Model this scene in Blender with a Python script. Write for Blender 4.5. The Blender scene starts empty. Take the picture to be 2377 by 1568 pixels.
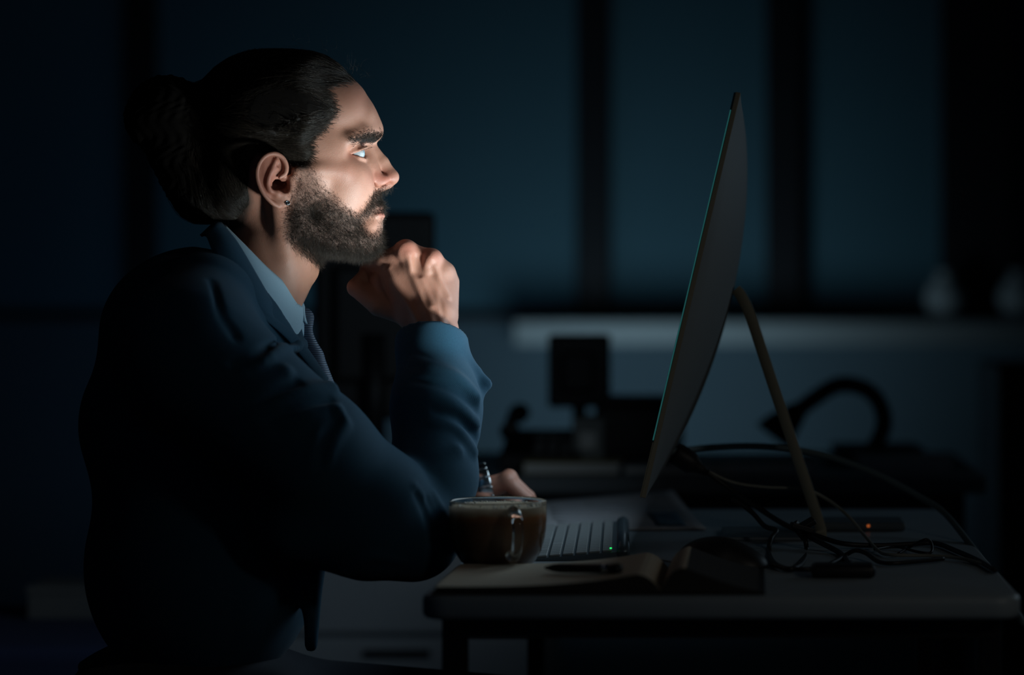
import bpy, bmesh, math, random
import numpy as np
from mathutils import Vector, Matrix

random.seed(7)
rng = np.random.default_rng(11)
C = bpy.context.scene.collection
SC = bpy.context.scene

# ------------------------------------------------------------------ camera
IMG_W, IMG_H = 2377.0, 1568.0
FPX = 5544.0                      # focal length in pixels of the 2377 px frame
PPX, PPY = 1750.0, 700.0          # principal point (the frame is cropped off-axis)
CAM = np.array([0.0, -2.8, 1.049])
cam_d = bpy.data.cameras.new('camera'); cam = bpy.data.objects.new('camera', cam_d); C.objects.link(cam)
cam_d.sensor_width = 36.0
cam_d.lens = FPX / IMG_W * 36.0
cam_d.shift_x = -(PPX - IMG_W / 2) / IMG_W
cam_d.shift_y = (PPY - IMG_H / 2) / IMG_W
cam_d.clip_start = 0.05
cam.location = CAM; cam.rotation_euler = (math.pi / 2, 0, 0)
cam_d.dof.use_dof = True
cam_d.dof.focus_distance = 2.92
cam_d.dof.aperture_fstop = 1.9
SC.camera = cam

# ------------------------------------------------------------------ world, lights, exposure
w = bpy.data.worlds.new('night_room'); SC.world = w; w.use_nodes = True
bg = w.node_tree.nodes['Background']
bg.inputs['Color'].default_value = (0.30, 0.58, 1.0, 1)
bg.inputs['Strength'].default_value = 0.014

SCREEN_POWER = 3.0
KEY_POWER = 44.0

def look_at(o, p):
    d = Vector(p) - o.location
    o.rotation_euler = d.to_track_quat('-Z', 'Y').to_euler()

def spot(name, loc, to, power, col, size, blend, rad):
    l = bpy.data.lights.new(name, 'SPOT'); o = bpy.data.objects.new(name, l); C.objects.link(o)
    l.energy = power; l.color = col; l.spot_size = math.radians(size); l.spot_blend = blend; l.shadow_soft_size = rad
    o.location = loc; look_at(o, to); return o

# unseen spot added low beside the screen to light the face's near side
key = spot('added_key_fill', (-0.01, -0.15, 0.80), (-0.425, 0.10, 1.120), KEY_POWER, (0.80, 0.95, 0.97), 24, 1.0, 0.05)
# unseen cool spot added to brighten the window wall behind
wall_l = spot('added_wall_fill', (-0.46, 3.8, 0.62), (-0.40, 5.0, 0.92), 9.0, (0.52, 0.82, 1.0), 118, 1.0, 0.25)
# unseen spot added at the right for the screen's back, stand and cables
room_l = spot('added_back_fill', (1.7, 1.6, 1.5), (0.0, 0.3, 0.9), 7.0, (0.60, 0.82, 1.0), 70, 1.0, 0.3)
left_l = spot('added_wall_fill_left', (-1.7, 3.6, 0.6), (-1.7, 5.0, 1.3), 1.6, (0.30, 0.60, 1.0), 150, 1.0, 0.3)  # second unseen spot, added to lift the left part of the wall
# dim warm fill added off to the right for the screen's edge and desk
side_l = spot('added_side_fill', (1.1, -1.3, 1.5), (-0.08, 0.05, 0.88), 4.0, (1.0, 0.95, 0.84), 42, 1.0, 0.1)
aisle_l = spot('added_pedestal_fill', (-0.85, 0.85, 0.95), (-0.62, 1.52, 0.54), 0.24, (0.70, 0.85, 1.0), 55, 1.0, 0.1)  # unseen spot added to brighten the drawer pedestal

SC.view_settings.view_transform = 'Standard'
SC.view_settings.look = 'None'
SC.view_settings.exposure = 0.0
SC.view_settings.gamma = 1.0
SC.view_settings.use_curve_mapping = False

# ------------------------------------------------------------------ helpers
def P(px, py, Y):
    """world point at depth Y on the line of sight through a pixel"""
    d = Y - CAM[1]
    return np.array([(px - PPX) * d / FPX, Y, CAM[2] - (py - PPY) * d / FPX])

def PZ(px, py, z):
    """world point at height z"""
    d = (CAM[2] - z) * FPX / (py - PPY)
    return np.array([(px - PPX) * d / FPX, CAM[1] + d, z])

def tag(o, label=None, cat=None, group=None, kind=None):
    if label: o['label'] = label
    if cat: o['category'] = cat
    if group: o['group'] = group
    if kind: o['kind'] = kind
    return o

def empty(name, loc=(0, 0, 0), rz=0.0):
    o = bpy.data.objects.new(name, None); C.objects.link(o)
    o.location = loc; o.rotation_euler = (0, 0, rz); o.empty_display_size = 0.05
    return o

def link(name, me, m=None, parent=None, smooth=None):
    o = bpy.data.objects.new(name, me); C.objects.link(o)
    if m is not None: me.materials.append(m)
    if parent is not None: o.parent = parent
    if smooth: me.polygons.foreach_set('use_smooth', np.ones(len(me.polygons), bool))
    return o

def np_mesh(name, verts, faces):
    """verts (n,3); faces (m,k) all with k corners"""
    verts = np.asarray(verts, np.float32); faces = np.asarray(faces, np.int32)
    me = bpy.data.meshes.new(name)
    me.vertices.add(len(verts)); me.vertices.foreach_set('co', verts.ravel())
    k = faces.shape[1]
    me.loops.add(faces.size); me.loops.foreach_set('vertex_index', faces.ravel())
    me.polygons.add(len(faces)); me.polygons.foreach_set('loop_start', np.arange(0, faces.size, k, dtype=np.int32))
    me.polygons.foreach_set('use_smooth', np.ones(len(faces), bool))
    me.update(calc_edges=True); me.validate()
    return me

def bm_obj(name, bm, m=None, parent=None, smooth=False):
    bmesh.ops.recalc_face_normals(bm, faces=bm.faces)
    me = bpy.data.meshes.new(name); bm.to_mesh(me); bm.free()
    return link(name, me, m, parent, smooth)

def box_bm(lo, hi, bev=0.0, seg=2, bm=None):
    bm2 = bmesh.new()
    lo = np.minimum(lo, hi), np.maximum(lo, hi); lo, hi = lo
    bmesh.ops.create_cube(bm2, size=1.0)
    for v in bm2.verts:
        v.co = Vector([(lo[i] + hi[i]) / 2 + v.co[i] * (hi[i] - lo[i]) for i in range(3)])
    if bev > 0:
        bmesh.ops.bevel(bm2, geom=list(bm2.edges), offset=bev, segments=seg, profile=0.5, affect='EDGES')
    if bm is None: return bm2
    me = bpy.data.meshes.new('t'); bm2.to_mesh(me); bm2.free(); bm.from_mesh(me); bpy.data.meshes.remove(me)
    return bm

def box(name, lo, hi, m, parent=None, bev=0.0, seg=2):
    return bm_obj(name, box_bm(lo, hi, bev, seg), m, parent, smooth=False)

def catmull(pts, n=8, closed=False):
    pts = np.asarray(pts, float); k = len(pts); out = []
    for i in range(k if closed else k - 1):
        p1, p2 = pts[i], pts[(i + 1) % k]
        p0 = pts[i - 1] if (i > 0 or closed) else 2 * p1 - p2
        p3 = pts[(i + 2) % k] if (i + 2 < k or closed) else 2 * p2 - p1
        for j in range(n):
            t = j / n
            out.append(0.5 * ((2 * p1) + (-p0 + p2) * t + (2 * p0 - 5 * p1 + 4 * p2 - p3) * t * t + (-p0 + 3 * p1 - 3 * p2 + p3) * t ** 3))
    if not closed: out.append(pts[-1])
    return np.array(out)

def tube_arrays(path, rad, sides=10, cap=True):
    path = np.asarray(path, float); n = len(path); rad = np.broadcast_to(rad, (n,))
    t = np.gradient(path, axis=0); t /= np.linalg.norm(t, axis=1)[:, None] + 1e-12
    ref = np.array([0, 0, 1.0]) if abs(t[0][2]) < 0.9 else np.array([1.0, 0, 0])
    nrm = np.cross(t[0], ref); nrm /= np.linalg.norm(nrm)
    vs = []
    for i in range(n):
        nrm = nrm - t[i] * nrm.dot(t[i]); nrm /= np.linalg.norm(nrm) + 1e-12
        b = np.cross(t[i], nrm)
        a = np.arange(sides) / sides * 2 * math.pi
        vs.append(path[i] + rad[i] * (np.cos(a)[:, None] * nrm + np.sin(a)[:, None] * b))
    return np.concatenate(vs), n, sides

def tube(name, path, rad, m, parent=None, sides=10):
    v, n, s = tube_arrays(path, rad, sides)
    i, j = np.meshgrid(np.arange(n - 1), np.arange(s), indexing='ij'); j2 = (j + 1) % s
    f = np.stack([i * s + j, i * s + j2, (i + 1) * s + j2, (i + 1) * s + j], -1).reshape(-1, 4)
    me = bpy.data.meshes.new(name)
    faces = [tuple(x) for x in f] + [tuple(range(s - 1, -1, -1)), tuple(range((n - 1) * s, n * s))]
    me.from_pydata([tuple(x) for x in v], [], faces); me.update()
    return link(name, me, m, parent, True)

def lathe(name, prof, m, parent=None, seg=64, center=(0, 0, 0)):
    prof = np.asarray(prof, float); n = len(prof)
    a = np.arange(seg) / seg * 2 * math.pi
    v = np.stack([prof[:, 0][:, None] * np.cos(a), prof[:, 0][:, None] * np.sin(a), np.repeat(prof[:, 1][:, None], seg, 1)], -1).reshape(-1, 3) + np.asarray(center)
    i, j = np.meshgrid(np.arange(n - 1), np.arange(seg), indexing='ij'); j2 = (j + 1) % seg
    f = np.stack([i * seg + j, i * seg + j2, (i + 1) * seg + j2, (i + 1) * seg + j], -1).reshape(-1, 4)
    me = np_mesh(name, v, f)
    bm = bmesh.new(); bm.from_mesh(me); bmesh.ops.remove_doubles(bm, verts=bm.verts, dist=1e-6)
    bmesh.ops.recalc_face_normals(bm, faces=bm.faces); bm.to_mesh(me); bm.free()
    return link(name, me, m, parent, True)

def grid_mesh(name, V, m, parent=None, thick=0.0, closed_u=False, smooth=True):
    """V (nu,nv,3) surface grid, optionally given a thickness"""
    V = np.asarray(V, float); nu, nv = V.shape[:2]
    i, j = np.meshgrid(np.arange(nu if closed_u else nu - 1), np.arange(nv - 1), indexing='ij'); i2 = (i + 1) % nu
    f = np.stack([i * nv + j, i2 * nv + j, i2 * nv + j + 1, i * nv + j + 1], -1).reshape(-1, 4)
    me = np_mesh(name, V.reshape(-1, 3), f)
    o = link(name, me, m, parent, smooth)
    if thick:
        md = o.modifiers.new('thickness', 'SOLIDIFY'); md.thickness = thick; md.offset = 0
    return o

# ------------------------------------------------------------------ materials
MATS = {}
def mat(name, col=(0.5, 0.5, 0.5), rough=0.6, metal=0.0, noise=0.0, nscale=20.0, bump=0.0, bscale=200.0, spec=0.5, emit=None, estr=0.0, trans=0.0, ior=1.45, coat=0.0, sheen=0.0):
    if name in MATS: return MATS[name]
    m = bpy.data.materials.new(name); m.use_nodes = True; MATS[name] = m
    nt = m.node_tree; b = nt.nodes['Principled BSDF']
    b.inputs['Base Color'].default_value = (*col, 1); b.inputs['Roughness'].default_value = rough
    b.inputs['Metallic'].default_value = metal; b.inputs['Specular IOR Level'].default_value = spec
    b.inputs['Transmission Weight'].default_value = trans; b.inputs['IOR'].default_value = ior
    b.inputs['Coat Weight'].default_value = coat; b.inputs['Sheen Weight'].default_value = sheen
    if emit: b.inputs['Emission Color'].default_value = (*emit, 1); b.inputs['Emission Strength'].default_value = estr
    if noise or bump:
        tc = nt.nodes.new('ShaderNodeTexCoord')
    if noise:
        n = nt.nodes.new('ShaderNodeTexNoise'); n.inputs['Scale'].default_value = nscale; n.inputs['Detail'].default_value = 4
        nt.links.new(tc.outputs['Object'], n.inputs['Vector'])
        r = nt.nodes.new('ShaderNodeMix'); r.data_type = 'RGBA'
        r.inputs[6].default_value = (*[c * (1 - noise) for c in col], 1); r.inputs[7].default_value = (*[min(1, c * (1 + noise)) for c in col], 1)
        nt.links.new(n.outputs['Fac'], r.inputs[0]); nt.links.new(r.outputs[2], b.inputs['Base Color'])
    if bump:
        n2 = nt.nodes.new('ShaderNodeTexNoise'); n2.inputs['Scale'].default_value = bscale; n2.inputs['Detail'].default_value = 3
        nt.links.new(tc.outputs['Object'], n2.inputs['Vector'])
        bp = nt.nodes.new('ShaderNodeBump'); bp.inputs['Strength'].default_value = bump; bp.inputs['Distance'].default_value = 0.001
        nt.links.new(n2.outputs['Fac'], bp.inputs['Height']); nt.links.new(bp.outputs['Normal'], b.inputs['Normal'])
    return m

def skin_material():
    m = bpy.data.materials.new('skin'); m.use_nodes = True; nt = m.node_tree; b = nt.nodes['Principled BSDF']
    N = nt.nodes.new; Lk = nt.links.new
    tc = N('ShaderNodeTexCoord')
    n1 = N('ShaderNodeTexNoise'); n1.inputs['Scale'].default_value = 38; n1.inputs['Detail'].default_value = 5
    Lk(tc.outputs['Object'], n1.inputs['Vector'])
    mx = N('ShaderNodeMix'); mx.data_type = 'RGBA'
    mx.inputs[6].default_value = (0.36, 0.152, 0.098, 1); mx.inputs[7].default_value = (0.50, 0.250, 0.172, 1)
    Lk(n1.outputs['Fac'], mx.inputs[0])
    red = N('ShaderNodeAttribute'); red.attribute_name = 'redness'
    mr = N('ShaderNodeMix'); mr.data_type = 'RGBA'; mr.inputs[7].default_value = (0.42, 0.130, 0.088, 1)
    Lk(red.outputs['Fac'], mr.inputs[0]); Lk(mx.outputs[2], mr.inputs[6])
    at = N('ShaderNodeAttribute'); at.attribute_name = 'stubble'
    n3 = N('ShaderNodeTexNoise'); n3.inputs['Scale'].default_value = 900; n3.inputs['Detail'].default_value = 1
    Lk(tc.outputs['Object'], n3.inputs['Vector'])
    ms = N('ShaderNodeMix'); ms.data_type = 'RGBA'; ms.inputs[7].default_value = (0.055, 0.035, 0.027, 1)
    Lk(at.outputs['Fac'], ms.inputs[0]); Lk(mr.outputs[2], ms.inputs[6]); Lk(ms.outputs[2], b.inputs['Base Color'])
    rg = N('ShaderNodeMapRange'); rg.inputs[3].default_value = 0.56; b.inputs['Specular IOR Level'].default_value = 0.62; rg.inputs[4].default_value = 0.95; Lk(at.outputs['Fac'], rg.inputs[0]); Lk(rg.outputs[0], b.inputs['Roughness'])
    b.inputs['Subsurface Weight'].default_value = 0.15; b.inputs['Subsurface Radius'].default_value = (1.0, 0.35, 0.2); b.inputs['Subsurface Scale'].default_value = 0.004
    v = N('ShaderNodeTexVoronoi'); v.inputs['Scale'].default_value = 1100
    Lk(tc.outputs['Object'], v.inputs['Vector'])
    n2 = N('ShaderNodeTexNoise'); n2.inputs['Scale'].default_value = 260; n2.inputs['Detail'].default_value = 4
    Lk(tc.outputs['Object'], n2.inputs['Vector'])
    ad = N('ShaderNodeMath'); ad.operation = 'ADD'; Lk(v.outputs['Distance'], ad.inputs[0]); Lk(n2.outputs['Fac'], ad.inputs[1])
    bp = N('ShaderNodeBump'); bp.inputs['Strength'].default_value = 0.20; bp.inputs['Distance'].default_value = 0.0006
    Lk(ad.outputs[0], bp.inputs['Height']); Lk(bp.outputs['Normal'], b.inputs['Normal'])
    return m

def cloth_material(name, c1, c2, scale=1400.0, rough=0.85, sheen=0.15, bump=0.4):
    m = bpy.data.materials.new(name); m.use_nodes = True; nt = m.node_tree; b = nt.nodes['Principled BSDF']
    N = nt.nodes.new; Lk = nt.links.new
    tc = N('ShaderNodeTexCoord')
    wv = N('ShaderNodeTexWave'); wv.inputs['Scale'].default_value = scale / 6.0; wv.inputs['Distortion'].default_value = 0.6; wv.bands_direction = 'DIAGONAL'
    Lk(tc.outputs['Object'], wv.inputs['Vector'])
    n = N('ShaderNodeTexNoise'); n.inputs['Scale'].default_value = scale / 3; n.inputs['Detail'].default_value = 3
    Lk(tc.outputs['Object'], n.inputs['Vector'])
    ad = N('ShaderNodeMath'); ad.operation = 'MULTIPLY'; Lk(wv.outputs['Fac'], ad.inputs[0]); Lk(n.outputs['Fac'], ad.inputs[1])
    mx = N('ShaderNodeMix'); mx.data_type = 'RGBA'; mx.inputs[6].default_value = (*c1, 1); mx.inputs[7].default_value = (*c2, 1)
    Lk(ad.outputs[0], mx.inputs[0]); Lk(mx.outputs[2], b.inputs['Base Color'])
    b.inputs['Roughness'].default_value = rough; b.inputs['Sheen Weight'].default_value = sheen; b.inputs['Specular IOR Level'].default_value = 0.2
    bp = N('ShaderNodeBump'); bp.inputs['Strength'].default_value = bump; bp.inputs['Distance'].default_value = 0.0004
    Lk(ad.outputs[0], bp.inputs['Height']); Lk(bp.outputs['Normal'], b.inputs['Normal'])
    return m

def hair_material(name, col, rough=0.45):
    m = bpy.data.materials.new(name); m.use_nodes = True; nt = m.node_tree; b = nt.nodes['Principled BSDF']
    at = nt.nodes.new('ShaderNodeAttribute'); at.attribute_name = 'shade'
    mx = nt.nodes.new('ShaderNodeMix'); mx.data_type = 'RGBA'
    mx.inputs[6].default_value = (*[c * 0.5 for c in col], 1); mx.inputs[7].default_value = (*[c * 3.0 for c in col], 1)
    nt.links.new(at.outputs['Fac'], mx.inputs[0]); nt.links.new(mx.outputs[2], b.inputs['Base Color'])
    b.inputs['Roughness'].default_value = rough; b.inputs['Specular IOR Level'].default_value = 0.4
    return m

M_SKIN = skin_material()
M_HAIR = hair_material('hair', (0.019, 0.014, 0.0105), 0.38)
M_CAP = mat('hair_mass', (0.010, 0.008, 0.007), 0.95, spec=0.1)
M_BEARD = hair_material('beard_hair', (0.019, 0.0135, 0.010), 0.5)
M_JACKET = cloth_material('navy_wool', (0.015, 0.056, 0.098), (0.034, 0.112, 0.175), sheen=0.05)
M_SHIRT = cloth_material('blue_shirt_cotton', (0.32, 0.50, 0.62), (0.45, 0.64, 0.76), 2200, 0.8, 0.1, 0.3)
M_TROUSER = cloth_material('dark_trouser_wool', (0.008, 0.012, 0.02), (0.014, 0.02, 0.03))
# ------------------------------------------------------------------ implicit modelling on numpy grids
class Grid:
    def __init__(s, lo, hi, h):
        s.lo = np.array(lo, float); s.h = h
        s.n = np.ceil((np.array(hi, float) - s.lo) / h).astype(int) + 1
        s.ax = [(s.lo[i] + h * np.arange(s.n[i])).astype(np.float32) for i in range(3)]
        s.F = np.full(s.n, 0.5, np.float32)
    def region(s, lo, hi):
        a = np.clip(np.floor((np.asarray(lo) - s.lo) / s.h).astype(int), 0, s.n)
        b = np.clip(np.ceil((np.asarray(hi) - s.lo) / s.h).astype(int) + 1, 0, s.n)
        if np.any(b <= a): return None
        sl = tuple(slice(a[i], b[i]) for i in range(3))
        return sl, s.ax[0][sl[0]][:, None, None], s.ax[1][sl[1]][None, :, None], s.ax[2][sl[2]][None, None, :]
    def add(s, prim, k=0.0):
        f, lo, hi = prim; e = k + 3 * s.h
        r = s.region(lo - e, hi + e)
        if r is None: return s
        sl, X, Y, Z = r; d = f(X, Y, Z); a = s.F[sl]
        if k > 0:
            t = np.maximum(k - np.abs(a - d), 0) / k
            s.F[sl] = np.minimum(a, d) - t * t * k * 0.25
        else: s.F[sl] = np.minimum(a, d)
        return s
    def sub(s, prim, k=0.0):
        f, lo, hi = prim; e = k + 3 * s.h
        r = s.region(lo - e, hi + e)
        if r is None: return s
        sl, X, Y, Z = r; d = -f(X, Y, Z); a = s.F[sl]
        if k > 0:
            t = np.maximum(k - np.abs(a - d), 0) / k
            s.F[sl] = np.maximum(a, d) + t * t * k * 0.25
        else: s.F[sl] = np.maximum(a, d)
        return s
    def sample(s, p):
        p = np.atleast_2d(p); q = (p - s.lo) / s.h
        i = np.clip(np.floor(q).astype(int), 0, s.n - 2); t = np.clip(q - i, 0, 1); F = s.F; out = 0
        for dx in (0, 1):
            for dy in (0, 1):
                for dz in (0, 1):
                    w_ = (t[:, 0] if dx else 1 - t[:, 0]) * (t[:, 1] if dy else 1 - t[:, 1]) * (t[:, 2] if dz else 1 - t[:, 2])
                    out = out + w_ * F[i[:, 0] + dx, i[:, 1] + dy, i[:, 2] + dz]
        return out
    def grad(s, p):
        e = s.h * 1.5; g = np.stack([s.sample(p + e * d) - s.sample(p - e * d) for d in np.eye(3)], -1)
        return g / (np.linalg.norm(g, axis=1)[:, None] + 1e-9)
    def smooth(s, n=1):
        for _ in range(n):
            for ax in range(3):
                F = s.F; G = F.copy(); sl = [slice(None)] * 3
                a, b, c = [list(sl) for _ in range(3)]
                a[ax] = slice(0, -2); b[ax] = slice(1, -1); c[ax] = slice(2, None)
                G[tuple(b)] = 0.25 * F[tuple(a)] + 0.5 * F[tuple(b)] + 0.25 * F[tuple(c)]
                s.F = G
        return s
    def mesh(s):
        F = s.F; n0, n1, n2 = F.shape; S = F < 0
        cs = [S[a:n0 - 1 + a, b:n1 - 1 + b, c:n2 - 1 + c] for a in (0, 1) for b in (0, 1) for c in (0, 1)]
        cnt = np.zeros(cs[0].shape, np.int8)
        for c_ in cs: cnt += c_
        act = (cnt > 0) & (cnt < 8)
        idx = np.argwhere(act); m = len(idx)
        vid = np.full(act.shape, -1, np.int32); vid[act] = np.arange(m)
        acc = np.zeros((m, 3)); num = np.zeros(m)
        corners = np.array([(a, b, c) for a in (0, 1) for b in (0, 1) for c in (0, 1)])
        vals = [F[idx[:, 0] + a, idx[:, 1] + b, idx[:, 2] + c] for a, b, c in corners]
        for i in range(8):
            for j in range(i + 1, 8):
                if np.abs(corners[i] - corners[j]).sum() != 1: continue
                x = (vals[i] < 0) != (vals[j] < 0)
                t = vals[i] / (vals[i] - vals[j] + 1e-12)
                p = corners[i] + t[:, None] * (corners[j] - corners[i])
                acc[x] += p[x]; num[x] += 1
        V = s.lo + s.h * (idx + acc / num[:, None])
        quads = []
        for ax in range(3):
            u, v = [(1, 2), (2, 0), (0, 1)][ax]
            a = [slice(1, F.shape[k] - 1) for k in range(3)]; b = list(a)
            a[ax] = slice(0, F.shape[ax] - 1); b[ax] = slice(1, F.shape[ax])
            s0, s1 = S[tuple(a)], S[tuple(b)]
            e = np.argwhere(s0 != s1); flip = s0[s0 != s1]
            off = np.array([1, 1, 1]); off[ax] = 0; e = e + off
            du = np.zeros(3, int); du[u] = 1; dv = np.zeros(3, int); dv[v] = 1
            q = [e, e - du, e - du - dv, e - dv]
            q = np.stack([vid[tuple(c_.T)] for c_ in q], -1)
            q[~flip] = q[~flip][:, ::-1]; quads.append(q[(q >= 0).all(1)])
        return V, np.concatenate(quads)

def smin(a, b, k):
    t = np.maximum(k - np.abs(a - b), 0) / k
    return np.minimum(a, b) - t * t * k * 0.25

def ell(c, r, R=None):
    c = np.asarray(c, float); r = np.broadcast_to(np.asarray(r, float), (3,)); ext = np.full(3, r.max()) if R is not None else r
    def f(X, Y, Z):
        x, y, z = X - c[0], Y - c[1], Z - c[2]
        if R is not None: x, y, z = [R[0][i] * x + R[1][i] * y + R[2][i] * z for i in range(3)]
        k0 = np.sqrt((x / r[0]) ** 2 + (y / r[1]) ** 2 + (z / r[2]) ** 2)
        k1 = np.sqrt((x / r[0] ** 2) ** 2 + (y / r[1] ** 2) ** 2 + (z / r[2] ** 2) ** 2) + 1e-9
        return (k0 * (k0 - 1) / k1).astype(np.float32)
    return f, c - ext, c + ext

def cone(a, b, ra, rb):
    a = np.asarray(a, float); b = np.asarray(b, float); ba = b - a; L2 = ba.dot(ba) + 1e-12
    def f(X, Y, Z):
        x, y, z = X - a[0], Y - a[1], Z - a[2]
        h = np.clip((x * ba[0] + y * ba[1] + z * ba[2]) / L2, 0, 1)
        return (np.sqrt((x - h * ba[0]) ** 2 + (y - h * ba[1]) ** 2 + (z - h * ba[2]) ** 2) - (ra + (rb - ra) * h)).astype(np.float32)
    m = max(ra, rb)
    return f, np.minimum(a, b) - m, np.maximum(a, b) + m

def chain(pts, rs, k=0.0, n=0):
    pts = [np.asarray(p, float) for p in pts]; rs = list(np.broadcast_to(rs, (len(pts),)))
    if n:
        q = catmull(np.column_stack([np.array(pts), rs]), n); pts = list(q[:, :3]); rs = list(q[:, 3])
    cs = [cone(pts[i], pts[i + 1], rs[i], rs[i + 1]) for i in range(len(pts) - 1)]
    def f(X, Y, Z):
        d = cs[0][0](X, Y, Z)
        for c_ in cs[1:]:
            e = c_[0](X, Y, Z); d = smin(d, e, k) if k else np.minimum(d, e)
        return d
    return f, np.min([c_[1] for c_ in cs], 0), np.max([c_[2] for c_ in cs], 0)

def flip(p): return np.array([p[0], -p[1], p[2]])
def rot_y(a):   # rotation matrix in the x-z plane, columns are local axes
    c_, s_ = math.cos(a), math.sin(a); return np.array([[c_, 0, s_], [0, 1, 0], [-s_, 0, c_]])
def rot_z(a):
    c_, s_ = math.cos(a), math.sin(a); return np.array([[c_, -s_, 0], [s_, c_, 0], [0, 0, 1]])

# the man's own frame: x forward (where he looks), y to his left (away from the camera), z up
HEAD_D = 2.95
O3 = P(700, 400, CAM[1] + HEAD_D); ORG = np.array([O3[0], O3[1], 0.0])
YAW = -math.atan2((700 - PPX), FPX)
RM = rot_z(YAW)
CAM_L = RM.T @ (CAM - ORG)
def L(px, py, v=0.0):
    d = RM.T @ np.array([(px - PPX) / FPX, 1.0, -(py - PPY) / FPX])
    t = (v - CAM_L[1]) / d[1]
    return CAM_L + t * d
def to_px(p):
    wv = np.atleast_2d(p) @ RM.T + ORG; d = wv[:, 1] - CAM[1]
    return np.stack([PPX + FPX * wv[:, 0] / d, PPY - FPX * (wv[:, 2] - CAM[2]) / d], -1)
S_ = float(np.linalg.norm(L(701, 400) - L(700, 400)))      # metres per pixel at the head
mm = 0.001
def R3(a, v, c_): return (a * S_, v * mm, c_ * S_)          # radii: px, mm, px
def LM(q): return [L(*p[:2], p[2] * mm) for p in q]
def surf(g, px, py, v0=-0.40, v1=0.35):
    """first surface point of a grid along the line of sight"""
    vs = np.linspace(v0, v1, 500); p = np.array([L(px, py, v) for v in vs]); f = g.sample(p)
    i = np.argmax(f < 0)
    return p[i] if f[i] < 0 else None
def headpx(p):
    """side-view pixel coordinates of points, folded onto the near half"""
    q = np.array(p, float); q[:, 1] = -np.abs(q[:, 1]); return to_px(q)
def poly_sd(poly, q):
    """signed distance in px to a polygon, negative inside"""
    poly = np.asarray(poly, float); x, y = q[:, 0], q[:, 1]
    d = np.full(len(q), 1e9); ins = np.zeros(len(q), bool); n = len(poly)
    for i in range(n):
        a, b = poly[i], poly[(i + 1) % n]; e = b - a
        h = np.clip(((x - a[0]) * e[0] + (y - a[1]) * e[1]) / (e.dot(e) + 1e-9), 0, 1)
        d = np.minimum(d, np.hypot(x - a[0] - h * e[0], y - a[1] - h * e[1]))
        c_ = (a[1] > y) != (b[1] > y)
        ins ^= c_ & (x < (b[0] - a[0]) * (y - a[1]) / (b[1] - a[1] + 1e-12) + a[0])
    return np.where(ins, -d, d)

def strands(name, paths, rad, mtl, parent, shade=None, taper=0.25):
    """paths (N,M,3) -> thin three-sided tapering hairs in one mesh"""
    N, M_ = paths.shape[:2]
    t = np.gradient(paths, axis=1); t /= np.linalg.norm(t, axis=2)[..., None] + 1e-12
    ref = rng.normal(size=(N, 1, 3)); a = np.cross(t, ref); a /= np.linalg.norm(a, axis=2)[..., None] + 1e-12
    b = np.cross(t, a)
    rr = np.broadcast_to(np.asarray(rad).reshape(-1, 1), (N, M_)) * np.linspace(1, taper, M_)[None]
    ang = np.arange(3) * 2 * math.pi / 3
    V = paths[:, :, None, :] + rr[..., None, None] * (np.cos(ang)[None, None, :, None] * a[:, :, None] + np.sin(ang)[None, None, :, None] * b[:, :, None])
    base = (np.arange(N) * M_ * 3)[:, None, None]
    i = np.arange(M_ - 1)[None, :, None] * 3; j = np.arange(3)[None, None, :]; j2 = (j + 1) % 3
    f = np.stack([base + i + j, base + i + j2, base + i + 3 + j2, base + i + 3 + j], -1).reshape(-1, 4)
    me = np_mesh(name, V.reshape(-1, 3), f)
    sh = rng.random(N) if shade is None else shade
    at = me.attributes.new('shade', 'FLOAT', 'POINT'); at.data.foreach_set('value', np.repeat(sh, M_ * 3).astype(np.float32))
    return link(name, me, mtl, parent)
# ------------------------------------------------------------------ the man
def both(g, fn, pts, *a, k=0.0, op='add'):
    """apply a primitive on the near side and mirrored on the far side"""
    for sgn in (0, 1):
        q = [flip(p) if sgn else p for p in pts]
        getattr(g, op)(fn(*(q if fn is not chain else [q]), *a), k)

HAIRLINE = [(836, 172), (806, 189), (786, 193), (764, 197), (764, 213), (775, 233), (786, 255), (776, 274), (760, 297), (740, 317), (728, 336), (735, 352), (731, 372), (718, 400),
            (694, 402), (676, 372), (640, 348), (608, 350), (585, 385), (582, 430), (590, 470), (570, 530), (480, 580), (380, 520), (380, 60), (836, 60)]
BEARD = [(690, 380), (720, 376), (736, 404), (752, 434), (774, 452), (788, 468), (806, 484), (830, 496), (848, 484), (858, 466), (868, 450), (882, 441), (908, 438), (925, 470), (920, 490), (897, 490),
         (880, 488), (864, 497), (850, 510), (848, 528), (860, 541), (874, 541), (879, 524), (884, 510), (905, 507), (905, 530), (925, 545), (930, 580), (890, 612), (740, 612), (690, 578), (662, 552), (660, 515), (670, 480), (680, 440)]

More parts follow.
